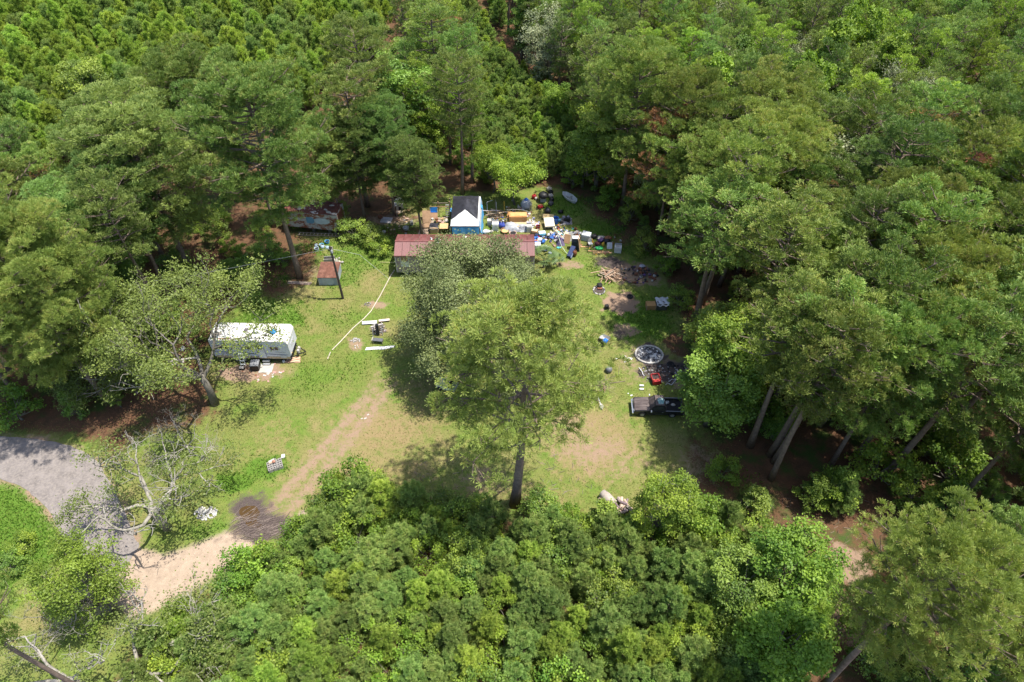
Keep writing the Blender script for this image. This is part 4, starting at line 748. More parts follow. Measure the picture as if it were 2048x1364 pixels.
# white pipe on the lawn
pp=[P(a,b_,.06) for a,b_ in ((789,540),(781,552),(760,592),(742,622),(728,637),(706,656),(695,668),(680,684),(664,700))]
tag(MB().tube(pp,.055,6).part('water_pipe',M('white_pvc',(.50,.45,.36),.5)),'long white pipe running over the lawn from the mobile home corner','pipe')
tag(MB().tube([P(661,704,.05),P(655,718,.05)],.05,6).part('pipe_offcut',M('white_pvc',(.50,.45,.36))),'short loose piece of white pipe past the lower end of the long one','pipe')
tag(MB().tube([P(789,525,.3),P(775,524.5,.25),P(760,524,.05)],.03,5).part('hose',M('pale_yellow_hose',(.6,.55,.28))),'thin yellow hose leading left from the mobile home end','hose')
# burn heap with engine frame, bench, boards
def rocks(px,py,n,rx,ry,mats,label,cat,name,seed,sz=(.1,.22),hz=.12,ring=False,part='stone',kind='stuff'):
    rg=random.Random(seed); t=thing(name,P(px,py),label,cat); ms={}
    for i in range(n):
        if ring: a=6.283*i/n+rg.uniform(-.1,.1); q=1
        else: a=rg.uniform(0,6.28); q=math.sqrt(rg.random())
        s=rg.uniform(*sz); m=mats[rg.randrange(len(mats))]; z=s*.2+(hz*(1-q)*rg.random() if not ring else 0)
        ms.setdefault(m.name,(MB(),m))[0].blob((rx*q*math.cos(a),ry*q*math.sin(a),z),(s,s*rg.uniform(.7,1.2),s*.7),i,.2,6,4,rz=rg.uniform(0,3))
    for q,m in ms.values(): tag(q.part(part,m,t),kind=kind)
    return t
rocks(758,660,90,.85,.62,[CHAR,ASH,M('burnt_brown',(.15,.10,.09)),OFFW],'round heap of burnt scrap and ash left of the oak','burn heap','burn_heap',5,(.08,.22),.2,part='debris')
t=thing('engine_hoist_frame',P(757,668),'charred metal frame standing in the burnt scrap heap','frame',.1)
for x,y in ((-.5,-.3),(.45,-.2),(.5,.5),(-.45,.45)): MB().tube([(x,y,0),(x*.9,y*.9,1.15)],.05,5).part('post',M('scorched_white',(.45,.42,.40)),t)
MB().box((0,.1,1.15),(1.25,.12,.1),rz=.25).part('top_rail',M('scorched_white',(.45,.42,.40)),t); MB().box((0,-.05,.75),(.28,.3,1.2),rx=-.15).part('black_post',BLACK,t); MB().box((-.1,.3,1.05),(.9,.1,.08),rz=-.4).part('top_rail',OFFW,t)
t=thing('white_plank',P(751,649),'white plank lying across the back of the burnt scrap heap','plank',R(5)); MB().box((-.6,.2,.15),(1.5,.42,.06)).part('plank',WTARP,t); MB().box((.9,.35,.2),(1.1,.28,.06),rz=.08).part('plank_end',M('pinkish_plank',(.62,.52,.46)),t)
t=thing('workbench',P(757,685),'small black topped bench between burnt heap and white board','bench',R(-7)); MB().box((0,0,.42),(1.0,.42,.05)).part('top',M('slate_top',(.10,.105,.12)),t)
for x in (-.45,.45):
    for y in (-.17,.17): MB().box((x,y,.2),(.05,.05,.4)).part('leg',OLDW,t)
MB().box((-.55,0,.5),(.06,.5,.06)).part('end_rail',OFFW,t)
t=thing('white_board',P(760,696),'long torn white board lying flat on the grass left of the oak','board',R(4)); MB().prism([(-1.45,-.22),(-.6,-.2),(.4,-.24),(1.35,-.05),(1.45,.2),(.5,.14),(-.6,.16),(-1.35,.12)],0.02,.06,'z').part('board',WTARP,t)
rocks(735,609,26,.36,.3,[CHAR,ASH,M('burnt_brown',(.15,.10,.09))],'small blackened fire spot on the lawn above the scrap heap','fire spot','fire_spot',6,(.06,.16),.1,part='ember')
rocks(711,681,30,.45,.36,[ASH,CONC],'grey ash spot ringed with flat stones beside the white pipe','fire spot','fire_spot',7,(.1,.24),.05)
rocks(713,694,8,.28,.25,[M('tan_rock',(.55,.42,.32)),OFFW],'few tan rocks just below the ringed ash spot','rocks','rock_cluster',8,(.1,.22),.02)
# ---------------------------------------------------------------- cinder block stack, white rock pile, brush
cb_=thing('block_stack',P(551,932),'square stack of grey cinder blocks on the grass beside the drive','block stack',R(24))
bl_=MB(); bl_.box((0,-.085,0),(.39,.03,.19)).box((0,.085,0),(.39,.03,.19))
for s in (-.18,0,.18): bl_.box((s,0,0),(.03,.14,.19))
blm=bl_.mesh('block',CONC)
for lv in range(2):
    for i in range(3):
        for j in range(5):
            if lv==1 and (i,j) in ((2,4),(0,4)): continue
            put('block',blm,cb_,(-.42+i*.42,-.42+j*.21,.1+lv*.2),(0,0,0))
MB().box((-.15,.3,.42),(.5,.35,.05),rz=.2).part('flat_stone',OFFW,cb_)
t=thing('grill_lump',P(548,924,.42),'red brown broken pot sitting on the cinder block stack','pot'); MB().blob((0,0,.1),(.3,.26,.22),3,.2).part('pot',M('brick_brown',(.35,.17,.12)),t); MB().box((-.25,-.1,.04),(.25,.12,.06),rz=.4).part('shard',M('salmon_board',(.58,.36,.25)),t)
t=thing('loose_block',P(567,914),'white block lying off the upper corner of the block stack','block',.1); MB().box((0,0,.1),(.28,.34,.2)).part('block',WTARP,t)
rocks(411,1027,150,.95,.62,[M('white_rock',(.46,.45,.43),.9,var=.2),M('grey_rock',(.30,.29,.28),.9)],'oval pile of white rubble rocks on the grass above the sandy drive','rock pile','rock_pile',9,(.10,.22),.22)
def sticks(name,px,py,n,rx,ry,label,m,seed,L_=(.4,1.6),az=.5,daz=.35,r=.012,par=None):
    rg=random.Random(seed); q=MB(); c=P(px,py)
    for i in range(n):
        a=rg.uniform(0,6.28); d=math.sqrt(rg.random()); x,y=c.x+rx*d*math.cos(a),c.y+ry*d*math.sin(a); l=rg.uniform(*L_); t=rg.gauss(az,daz); z=rg.uniform(.02,.07)
        q.tube([(x,y,z),(x+math.cos(t)*l*.5+rg.uniform(-.06,.06),y+math.sin(t)*l*.5,z+rg.uniform(0,.05)),(x+math.cos(t)*l,y+math.sin(t)*l,z)],r*rg.uniform(.6,1.7),3,False)
    return tag(q.part(name,m),label,'brush',kind='stuff')
sticks('brush_branches',505,1052,70,2.4,1.5,'cut branches strewn over the dark mud of the drive',M('grey_twig',(.24,.19,.165)),3,(.3,1.3),r=.011)
sticks('brush_twigs',520,1058,260,2.3,1.2,'finer dark twigs in the mud of the drive',M('dark_twig',(.13,.10,.09)),4,(.3,1.0))
sticks('fallen_twigs',1000,960,130,8,3,'scattered twigs beneath the lone pine',M('grey_twig',(.36,.31,.27)),5,(.2,.7),0,3)
sticks('litter_twigs',330,900,160,5,3,'scattered twigs beneath the half dead oak',M('grey_twig',(.36,.31,.27)),6,(.2,1.0),0,3)
sticks('straw_twigs',1640,1060,160,8,3.5,'fallen twigs over the red straw track',M('dark_twig2',(.2,.15,.12)),7,(.2,.9),0,3)
# ---------------------------------------------------------------- canopy tent
ten=thing('canopy_tent',(-5.35,64.2,0),'white canopy tent half covered by black tarp with blue tarp sides','tent')
cw,cd,ch,cr=1.62,2.75,2.25,2.95
def clothgrid(f,nu,nv,name,m,par,lab=None):
    vs=[f(i/(nu-1),j/(nv-1)) for j in range(nv) for i in range(nu)]; fs=[(j*nu+i,j*nu+i+1,(j+1)*nu+i+1,(j+1)*nu+i) for j in range(nv-1) for i in range(nu-1)]
    o=MB().add(vs,fs).part(name,m,par,True)
    return o
def roofz(x,y): 
    r=cr-abs(x)/cw*(cr-ch); e=max(0,(abs(y)-(cd-1.3))/1.3); return r-(cr-ch)*e*(1-abs(x)/cw)*.95-.05*math.sin(x*6+y*3)*.6
clothgrid(lambda u,v:(-cw+2*cw*u,-cd+2*cd*v,roofz(-cw+2*cw*u,-cd+2*cd*v)),15,23,'roof_cover',WTARP,ten)
def btz(u,v):
    x=(-cw+.02)+2*(cw-.10)*u; y0=-cd*.62+ (1-abs(2*u-1))*1.05; y=y0+(cd-.02-y0)*v; return (x,y,roofz(x,y)+.10+.02*math.sin(x*9)*math.sin(y*7))
clothgrid(btz,15,19,'black_tarp',BTARP,ten)
clothgrid(lambda u,v:(-cw+.15+(2*cw-.15)*u,-cd-.03-.16*v-.05*math.sin(u*22)*v,ch-.06-(ch-.15)*v),31,6,'front_tarp',LBLUE,ten)
clothgrid(lambda u,v:(cw+.03+.28*v+.05*math.sin(u*16)*v,-cd+2*cd*u,ch-.04-(ch-.15)*v),31,7,'side_tarp',LBLUE,ten)
clothgrid(lambda u,v:(cw+.0+.16*v,-cd+2*cd*u,ch+.03-.75*v-.1*math.sin(u*9)),25,3,'white_edge_tarp',WTARP,ten)
clothgrid(lambda u,v:(-cw-.03-.10*v,-cd+2*cd*u,ch-.04-(ch-.15)*v),21,5,'side_tarp',LBLUE,ten)
clothgrid(lambda u,v:(-cw+2*cw*u,cd+.03+.05*v,ch-.04-(ch-.15)*v),15,5,'rear_tarp',LBLUE,ten)
MB().box((0,-cd-.02,ch-.03),(2*cw,.05,.09)).part('eave_strip',M('pinkish_white',(.70,.60,.60)),ten)
for x in (-cw,cw):
    for y in (-cd,0,cd): MB().tube([(x,y,0),(x,y,ch)],.03,5).part('pole',STEEL,ten)
for x,y in ((cw+.1,1.2),(-cw-.1,.6)): MB().blob((x,y,ch-.35),(.35,.5,.5),3,.3).part('bunched_tarp',LBLUE,ten)
# ---------------------------------------------------------------- builders for the junk behind the mobile home
def cabinet(px,py,w_,d_,h,m,label,cat,rz=0,name='cabinet',door=None,knobs=False,z=0,ry=0,top=None):
    t=thing(name,P(px,py,z),label,cat,rz); MB().box((0,0,h/2),(w_,d_,h),ry=ry).part('body',m,t)
    MB().box((0,-d_/2-.012,h*.45),(w_*.86,.025,h*.74),ry=ry).part('door',door or m,t); MB().box((w_*.32,-d_/2-.04,h*.55),(.03,.03,h*.25)).part('handle',STEEL,t)
    if top: MB().box((0,.0,h+.02),(w_*.94,d_*.9,.04)).part('top',top,t)
    if knobs:
        MB().box((0,d_*.4,h+.07),(w_,.1,.14)).part('control_panel',GREYP,t); MB().box((0,-.03,h+.01),(w_*.8,d_*.62,.02)).part('lid',OFFW,t)
    return t
def bag(px,py,w_,d_,h,m,label,cat='bag',seed=1,name='bag',z=0,rz=0):
    t=thing(name,P(px,py,z),label,cat,rz); MB().blob((0,0,h*.42),(w_,d_,h),seed,.2,9,6,flat=.25).part('sack',m,t,True); MB().blob((w_*.1,0,h*.92),(w_*.25,d_*.25,h*.25),seed+1,.35,6,4).part('knot',m,t); return t
def drape(px,py,w_,d_,h,m,label,cat='tarp',seed=1,name='tarp_heap',rz=0,bumps=4,under=None,prof=None):
    rg=random.Random(seed); bs=[(rg.uniform(-.55,.55),rg.uniform(-.5,.5),rg.uniform(.5,1),rg.uniform(.4,.75)) for _ in range(bumps)]
    t=thing(name,P(px,py),label,cat,rz); nx_,ny_=26,18
    def f(u,v):
        x,y=2*u-1,2*v-1; e=min(1,(1-max(abs(x),abs(y)))*4); zz=max([a[2]*math.exp(-((x-a[0])**2+(y-a[1])**2)/a[3]**2) for a in bs])
        return (x*w_/2*(1+.05*math.sin(y*9)),y*d_/2*(1+.06*math.sin(x*8)),.02+h*zz*e+.05*h*math.sin(x*17+y*5)*e+.03*h*math.sin(y*21-x*3)*e)
    clothgrid(f,nx_,ny_,'cover',m,t)
    if under: MB().box((0,0,h*.3),(w_*.6,d_*.5,h*.55)).part('covered_box',under,t)
    return t
def panel(px,py,w_,h,lean,m,label,cat='panel',rz=0,name='panel',th=.05,edge=None,z=0):
    t=thing(name,P(px,py,z),label,cat,rz); c,s=math.cos(lean),math.sin(lean); MB().box((0,s*h/2,c*h/2+.03),(w_,th,h),rx=-lean).part('sheet',m,t)
    if edge:
        for k in (-1,1): MB().box((k*w_/2,s*h/2,c*h/2+.03),(.05,th*1.3,h),rx=-lean).part('frame_edge',edge,t)
    return t
def flat(px,py,w_,d_,m,label,cat='board',rz=0,name='board',z=.03,th=.04,legs=0,sag=0,planks=0):
    t=thing(name,P(px,py),label,cat,rz)
    if planks:
        for k in range(planks): MB().box((-w_/2+w_*(k+.5)/planks,0,z+legs),(w_/planks*.9,d_,th)).part('plank',m,t)
    else: MB().box((0,0,z+legs),(w_,d_,th)).part('top',m,t)
    if legs:
        for x in (-1,1):
            for y in (-1,1): MB().box((x*w_*.44,y*d_*.42,legs/2),(.06,.06,legs)).part('leg',OLDW,t)
    return t
def planks_(px,py,n,L_,m,label,seed,spread=.5,az=0,daz=.3,h=.3,name='lumber_pile',cat='lumber',w_=.12,part='plank'):
    rg=random.Random(seed); t=thing(name,P(px,py),label,cat,az)
    for i in range(n): MB().box((0,0,0),(L_*rg.uniform(.55,1),w_,.04)).part(part,m[i%len(m)] if isinstance(m,list) else m,t,loc=(rg.gauss(0,spread*.5),rg.gauss(0,spread*.4),.04+h*i/n),rot=(0,rg.gauss(0,.06),rg.gauss(0,daz)))
    return t
# left of the tent: timber frame, ladder, sheets
fr=thing('timber_shelter',P(879,433),'open timber frame of upright posts left of the canopy tent','frame')
for x in (-1.32,-.02,1.32): MB().box((x,0,1.1),(.09,.09,2.2)).part('post',WOOD,fr)
MB().box((-.2,-.06,1.5),(2.6,.05,.09)).part('rail',WOOD,fr); MB().box((0,.9,1.3),(2.7,.05,.09)).part('rail',OLDW,fr)
for x in (-1.3,1.3): MB().box((x,.9,1.0),(.09,.09,2.0)).part('post',OLDW,fr)
t=thing('camp_chair',P(868,432),'blue folding camp chair under the timber frame','chair'); MB().box((0,.25,.75),(.9,.05,.6),rx=-.2).part('back',BLUET,t); MB().box((0,0,.45),(.9,.5,.05)).part('seat',BLUET,t)
for x in (-.42,.42): MB().tube([(x,-.25,0),(x,.25,.9)],.02,4).part('leg',STEEL,t); MB().tube([(x,.25,0),(x,-.25,.5)],.02,4).part('leg',STEEL,t)
ladder('stepladder',P(896,436),'grey stepladder leaning by the timber frame next to the tent',1.7,.45,STEEL,6,.25)
panel(854,446,1.0,1.5,.9,M('brown_panel',(.26,.165,.10),.8,var=.3),'large brown plywood sheet left of the canopy tent, uppermost',name='plywood_sheet',rz=.08)
flat(851,455,1.3,.8,M('brown_panel',(.26,.165,.10)),'brown sheet lying in front of the uppermost plywood sheet',rz=.1,name='plywood_sheet',z=.3)
panel(868,440,.9,.9,.8,M('brown_panel2',(.33,.20,.12)),'smaller brown sheet behind the black tarp box',name='plywood_sheet')
flat(848,465,1.2,1.3,M('old_pallet',(.34,.255,.19),.85,var=.3),'worn pallet top lying nearest the roof, left of the canopy tent',rz=-.2,name='pallet',planks=6,z=.1)
t=cabinet(869,462,.95,.9,.75,CARD,'cardboard box under a draped black tarp between pallet and chipboard table','box',name='covered_box'); clothgrid(lambda u,v:(-.52+1.04*u+.03*math.sin(v*9),-.5+1.0*v,.80+.04*math.sin(u*8+v*5)-(.45*max(0,.25-v)*4*.4)),9,9,'cover',BTARP,t)
flat(889,462,1.0,1.0,M('chipboard',(.52,.37,.19),.9,var=.25,scale=6),'chipboard topped table beside the canopy tent front','table',name='table',legs=.7,th=.05)
panel(906,472,.62,1.35,.05,WHITE,'tall white door panel standing at the tent front corner',name='door_panel',th=.08,edge=OFFW)
debris(890,446,26,.8,[M('pinkish_scrap',(.42,.28,.25)),OFFW,STEEL,OLDW,BROWN_,BLACK],'piece of mixed scrap between ladder and chipboard table','scrap','scrap beside the timber frame','scrap_piece',11,(.12,.4),'box')
debris(890,440,10,.6,[OLDW,WOOD],'short timber offcut under the timber frame','offcut','offcuts under the timber frame','timber_offcut',12,(.1,.7),'flat')
# kennel in the wood, scraps
t=thing('kennel',P(800,416),'small grey roofed kennel in the shade left of the timber frame','kennel',.2); MB().box((0,0,.4),(.9,1.1,.8)).part('wall',OFFW,t); MB().prism([(-.6,.78),(0,1.15),(.6,.78)],-.65,.65,'y').part('roof',GREYP,t); MB().box((0,-.56,.32),(.35,.02,.5)).part('opening',DARK,t)
flat(800,431,.8,.5,OLDW,'small wooden table in front of the shaded kennel','table',name='table',legs=.5)
flat(773,441,1.3,1.0,M('grey_slab',(.33,.32,.34)),'grey slab lying on the bare ground behind the mobile home',rz=-.15,name='slab',z=.05,th=.1,cat='slab')
bag(761,437,.6,.5,.6,BROWN_,'brown sack beside the grey slab',seed=3)
tub(812,458,.35,.25,OFFW,'white basin right of the grey slab behind the mobile home','basin',name='basin',mi=GREYP); tub(824,449,.2,.25,OFFW,'small white bucket behind the basin')
debris(800,452,22,1.2,[OFFW,CARD,GREYP,M('pinkish_scrap',(.42,.28,.25))],'bit of litter on the bare ground behind the mobile home left end','litter','litter behind the mobile home left end','litter_piece',13,(.08,.3))
debris(754,470,9,.6,[WHITE,OFFW,M('tan_rock',(.55,.42,.32))],'white scrap heaped in the grass left of the mobile home','litter','white scraps left of the mobile home','litter_piece',14,(.2,.6),'bag')
# right of the tent
t=thing('metal_stand',P(984,430),'tall pale metal stand with crossbar right of the canopy tent','stand')
for x in (-.55,.55): MB().tube([(x,0,0),(x,0,1.9)],.035,5).part('post',STEEL,t)
MB().tube([(-.55,0,1.9),(.1,.3,1.95)],.03,5).part('crossbar',STEEL,t); MB().tube([(-1.4,-.1,.75),(.9,-.1,.7)],.03,5).part('crossbar',M('pinkish_white',(.7,.6,.6)),t)
for i,(px,py,h) in enumerate(((1008.5,427,1.8),(991,421,1.6),(1063,424,1.7))): tag(MB().box((0,0,h/2),(.06,.06,h)).part('stake',(YELP,OLDW,OFFW)[i],loc=P(px,py)),('yellow stake standing right of the metal stand','brown stake just behind the metal stand','white stake right of the blue topped cover')[i],'stake')
tag(MB().tube([P(1010,419,1.6),P(1040,419,1.6),P(1062,424,1.6)],.015,3).part('clothes_line',OFFW),'thin line strung behind the lumber heap','line')
planks_(992,432,16,1.9,[WOOD,OLDW,M('pale_pine',(.62,.46,.30))],'heap of mixed boards right of the canopy tent',21,.7,.05,.25,.5)
t=thing('long_plank',P(1010,431),'long pale plank sloping up onto the orange cabinet','plank',R(16)); MB().box((0,0,.55),(1.6,.1,.05),ry=-.12).part('plank',M('pale_pine',(.62,.46,.30)),t)
cabinet(1036,439,2.1,.9,.75,ORW,'large orange plywood box behind the grey tarp','box',name='plywood_box',rz=.03,top=M('orange_top',(.62,.34,.14)))
panel(1019,437,.7,.8,.6,ORW,'orange plywood offcut leaning left of the plywood box',name='plywood_sheet',rz=-.2)
drape(1036,455,3.6,1.7,.8,GTARP,'silver and black tarp draped over a pile behind the mobile home',seed=4,under=CARD,name='tarp_heap')
cabinet(991,458,.75,.7,.95,M('washer_white',(.66,.68,.70)),'white washing machine right of the canopy tent','washing machine',name='washing_machine',knobs=True)
cabinet(1058,462,.6,.6,.9,WHITE,'second white appliance at the right end of the silver tarp','washing machine',name='washing_machine',knobs=True,rz=.05)
cabinet(979,449,.5,.5,.7,OFFW,'low white cupboard behind the first washing machine','cupboard')
bag(1004,455,.75,.6,.8,M('royal_blue',(.05,.08,.36),.5),'royal blue bag beside the first washing machine',seed=5)
bag(973,466,.9,.6,.5,WTARP,'white plastic heap by the tent corner behind the roof',seed=6); bag(983,465,.5,.4,.35,OFFW,'smaller white bundle right of the white plastic heap',seed=7)
tub(1010,464,.5,.3,M('brown_pan',(.20,.11,.06)),'brown round pan holding yellow scraps behind the roof','pan',name='round_pan',mi=M('tan_scrap',(.55,.36,.16)))
tub(1026,467,.42,.12,M('pinkish_rim',(.5,.36,.3)),'flat brown ring beside the round pan','ring',name='metal_ring')
t=thing('covered_grill',P(1052,415),'pale grey cover with a blue cap standing at the back','cover'); MB().lathe([(.5,0),(.62,.25),(.66,.6),(.5,1.0),(.12,1.25)],(0,0,0),10).part('cover',M('pale_grey_cloth',(.40,.43,.50)),t,True); MB().lathe([(.32,1.05),(.2,1.3),(.05,1.42)],(0,0,0),8).part('cap',BLUEP,t)
debris(1035,428,51,1.0,[OFFW,PINK,BROWN_,CARD,M('pinkish_scrap',(.42,.28,.25)),WTARP],'jumbled household scrap behind the orange plywood box','scrap','scrap behind the plywood box','scrap_piece',15,(.12,.42),'box')
debris(1000,446,60,.9,[OFFW,PINK,BLUEP,BLACK,WTARP,BROWN_,NAVY],'small household thing strewn by the washing machines','clutter','clutter by the washing machines','clutter_piece',16,(.1,.35),'box')
t=thing('lawn_mower',P(1081,416),'red mower in the grass behind the yellow plywood','mower',.7); MB().prism([(-.35,.12),(.35,.12),(.3,.32),(-.28,.36)],-.25,.25,'y').part('deck',RED,t); MB().tube([(.3,0,.3),(.8,0,.85)],.02,4).part('handle',BLACK,t); MB().blob((0,0,.42),(.3,.28,.2),1,.1).part('engine',BROWN_,t)
for x in (-.3,.3):
    for y in (-.27,.27): MB().lathe([(.11,-.03),(.11,.03)],(x,y,.11),8,'y').part('wheel',TYRE,t)
bag(1068,397,.6,.5,.7,RED,'red bundle at the back edge of the junk',seed=8); bag(1072,399,.4,.4,.4,OFFW,'pale bundle right of the red one at the back',seed=9)
t=cabinet(1086,402,.7,.6,.7,M('cab_grey',(.42,.44,.46)),'pale cabinet with a black hooded grill on it at the back','grill',name='grill'); MB().lathe([(.62,0),(.62,.2),(.4,.45),(.1,.5)],(0,0,.75),10).part('hood',BLACK,t,True)
for i,(px,py,m,lb) in enumerate(((1098,381,M('cream_bag',(.55,.5,.42)),'cream coloured bag topmost of the stack at the back'),(1101,388,BLACK,'black bag second in the stack at the back'),(1101,395,OFFW,'off white bag third in the stack at the back'),(1103,402,BLACK,'black bag fourth in the stack at the back'),(1102,410,M('dark_grey_bag',(.08,.08,.09)),'dark grey bag lowest in the stack at the back'))): bag(px,py,.7,.6,.6,m,lb,seed=20+i)
bag(1095,427,.85,.7,.85,BTARP,'shiny black rubbish bag on the grass behind the yellow plywood',seed=10); bag(1121,426,.7,.6,.5,BLACK,'black rubbish bag alone on the grass left of the brown pine boughs',seed=11)
t=thing('dinghy',P(1139,400),'upturned white boat hull half hidden in the weeds','boat',R(-50)); cl=[(-1.25,0),(-.9,.35),(0,.5),(.9,.35),(1.25,0),(.9,-.35),(0,-.5),(-.9,-.35)]
MB().add([(x,y,.5) for x,y in cl]+[(x*.8,y*.6,.02) for x,y in cl],[(i,(i+1)%8,(i+1)%8+8,i+8) for i in range(8)]+[tuple(range(8,16))[::-1]]).part('hull',WTARP,t); MB().tube([(x,y,.52) for x,y in cl+cl[:1]],.05,5).part('gunwale',WHITE,t); MB().box((0,0,.42),(.2,.85,.04)).part('thwart',OFFW,t)
flat(1096,437,1.3,.75,M('yellow_ply',(.66,.48,.24)),'yellow plywood sheet behind the cream mattress',z=.35,rz=-.08,name='plywood_sheet')
t=thing('mattress',P(1098,453),'cream white mattress tilted on the junk, brightest piece','mattress',R(6)); MB().box((0,0,.62),(1.15,1.35,.2),rx=.2).part('pad',M('mattress_cream',(.62,.57,.44),.8,var=.08),t); MB().box((0,-.66,.46),(1.1,.04,.2),rx=.2).part('edge',OFFW,t)
tub(1111,446,.36,.75,BLUEP,'blue drum behind the right end of the cream mattress','drum',name='drum',mi=NAVY); bag(1119,443,.4,.4,.4,M('pale_blue',(.2,.55,.75)),'pale blue bundle between drum and grey tarp hump',seed=12)
drape(1133,443,1.3,1.2,1.0,M('grey_cover',(.26,.25,.28),.7,var=.2),'grey cover humped over a machine right of the drum',seed=6,bumps=2,name='covered_machine',under=BLACK)
bag(1124,446,.5,.45,.6,M('dark_grey_bag',(.08,.08,.09)),'dark bag left of the grey covered machine',seed=13)
tub(1076,457,.26,.4,RED,'bright red tub left of the cream mattress','bucket'); tub(1118,459,.16,.25,M('orange_pot',(.6,.15,.06)),'orange pot in the strip of clutter below the drum')
t=cabinet(1069,468,.7,.45,.55,WOOD,'small wooden desk behind the roof right corner','desk',name='desk',rz=-.3,top=M('pale_pine',(.62,.46,.30)))
cabinet(1084,470,.8,.55,.4,M('cooler_blue',(.22,.55,.70)),'light blue cooler below the red tub','cooler',name='cooler',rz=.15,top=WTARP)
tub(1085,485,.32,.22,BLUEP,'deep blue basin below the light blue cooler','basin',name='basin'); bag(1073,473,.5,.4,.4,NAVY,'navy bag at the roof right corner',seed=14); bag(1079,481,.6,.5,.4,WTARP,'white bag between roof corner and deep blue basin',seed=15)
cabinet(1075,503,.62,.6,1.15,M('fridge_white',(.62,.66,.68)),'white refrigerator standing against the mobile home right end','refrigerator',name='refrigerator'); bag(1072,488,.5,.4,.45,BLUEP,'blue bag behind the white refrigerator',seed=16); bag(1072,484,.3,.3,.3,RED,'red cloth bundle behind the white refrigerator',seed=17)
bag(1090,501,.8,.65,.5,M('slate_blue',(.14,.18,.27)),'slate blue heap in the grass right of the refrigerator',seed=18); bag(1092,498,.35,.3,.55,WTARP,'white rag on the slate blue heap',seed=19); bag(1101,508,.6,.45,.35,M('grey_blue',(.28,.34,.40)),'grey blue bundle lowest in the grass by the palm',seed=20)
cl_m=[NAVY,WTARP,PINK,PURPLE,BLUEP,OFFW,CREAM,M('slate_blue',(.14,.18,.27)),BLACK]
debris(1112,474,90,.95,cl_m,'bit of cloth in the heaped clothing below the drum','clothing','heaped clothing below the drum','clothing_piece',17,(.15,.45),'bag')
debris(1115,459,39,.8,[TEAL,WTARP,M('orange_strip',(.55,.25,.1)),OFFW,NAVY,CREAM],'small thing in the strip of clutter below the drum','clutter','clutter below the drum','clutter_piece',18,(.12,.4),'box')
debris(1075,478,60,.7,[WTARP,NAVY,BLUEP,OFFW,RED,CARD,BLACK],'small thing heaped at the mobile home right rear corner','clutter','clutter at the mobile home corner','clutter_piece',19,(.12,.4),'box')
debris(1064,446,39,.5,[WTARP,OFFW,M('lavender',(.42,.42,.60)),CREAM,CARD],'small thing between silver tarp and cream mattress','clutter','clutter beside the cream mattress','clutter_piece',20,(.12,.4),'box')
debris(1100,465,22,1.6,[OFFW,WTARP,CARD,PINK],'scrap of paper in the grass among the junk','litter','paper scraps among the junk','litter_piece',21,(.06,.2))
panel(1133,476,.9,.7,.9,M('beige_pad',(.72,.62,.44),.8),'beige pad leaning behind the orange sheet',name='cushion',cat='cushion',rz=-.5,th=.15)
panel(1133,487,.7,1.1,.35,M('salmon_ply',(.60,.36,.20)),'salmon orange sheet leaning left of the tall black box',name='plywood_sheet',rz=-.35)
panel(1141,483,.5,1.2,.2,WTARP,'white curled sheet beside the tall black box',name='plastic_sheet',rz=.3)
drape(1121,486,.95,1.1,.9,M('plum_tarp',(.085,.07,.14),.5,var=.3),'plum dark tarp hanging left of the salmon sheet',seed=9,bumps=2)
cabinet(1150,496,.85,.6,1.55,M('black_blue_panel',(.03,.045,.07),.5),'tall blue black box standing on end, right of the clothing','box',name='tall_box',top=WTARP)
panel(1160,498,1.0,1.7,.15,WOOD,'tall wooden panel leaning on the right of the blue black box',name='wood_panel',rz=R(78),edge=OLDW)
debris(1153,469,30,.5,[OFFW,WTARP,BROWN_,M('lavender',(.42,.42,.60))],'pale scrap stuffed behind the tall blue black box','scrap','scrap behind the tall box','scrap_piece',22,(.15,.5),'box')
t=thing('car_seat',P(1142,510),'long navy cushion slumped below the tall blue black box','cushion',R(65)); MB().box((0,0,.5),(1.4,.5,.28),ry=-.35).part('pad',NAVY,t); MB().box((-.3,-.28,.35),(1.0,.1,.3),ry=-.3).part('side',M('slate_blue',(.14,.18,.27)),t)
bag(1149,512,.55,.5,.95,BROWN_,'red brown upholstered chair scrap lowest by the navy cushion','chair',seed=23,name='broken_chair')
bag(1118,496,.6,.35,.15,TEAL,'teal plastic sheet crumpled in the grass below the plum tarp','sheet',seed=24,name='plastic_sheet')
tag(MB().tube([P(1117,473,.8),P(1123,492,.5),P(1131,504,.2),P(1136,509,.03)],.03,4).part('garden_hose',M('pale_green_hose',(.45,.55,.45))),'pale hose trailing down over the plum tarp','hose')
t=cabinet(1172,478,1.0,.85,.8,M('ac_grey',(.42,.46,.50)),'grey metal cooling unit right of the leaning wooden panel','cooling unit',name='cooling_unit',rz=-.35,top=M('ac_top',(.55,.58,.60)))
tub(1181,485,.24,.35,YELP,'yellow pot below the grey cooling unit','pot',name='plant_pot'); bag(1188,476,.8,.7,.6,BLACK,'black heap right of the grey cooling unit',seed=25)
t=thing('plastic_chair',P(1180,492),'white plastic chair below the yellow pot','chair',.3); MB().box((0,0,.4),(.45,.45,.04)).part('seat',WTARP,t); MB().box((0,.22,.65),(.45,.04,.5)).part('back',WTARP,t)
for x in (-.19,.19):
    for y in (-.19,.19): MB().box((x,y,.2),(.04,.04,.4)).part('leg',WTARP,t)
bag(1195,490,.7,.5,.45,M('maroon',(.16,.05,.06)),'maroon heap between white chair and green tarp',seed=26); bag(1198,498,.95,.6,.35,GREENP,'bright green crumpled tarp in the grass','tarp',seed=27,name='green_tarp')
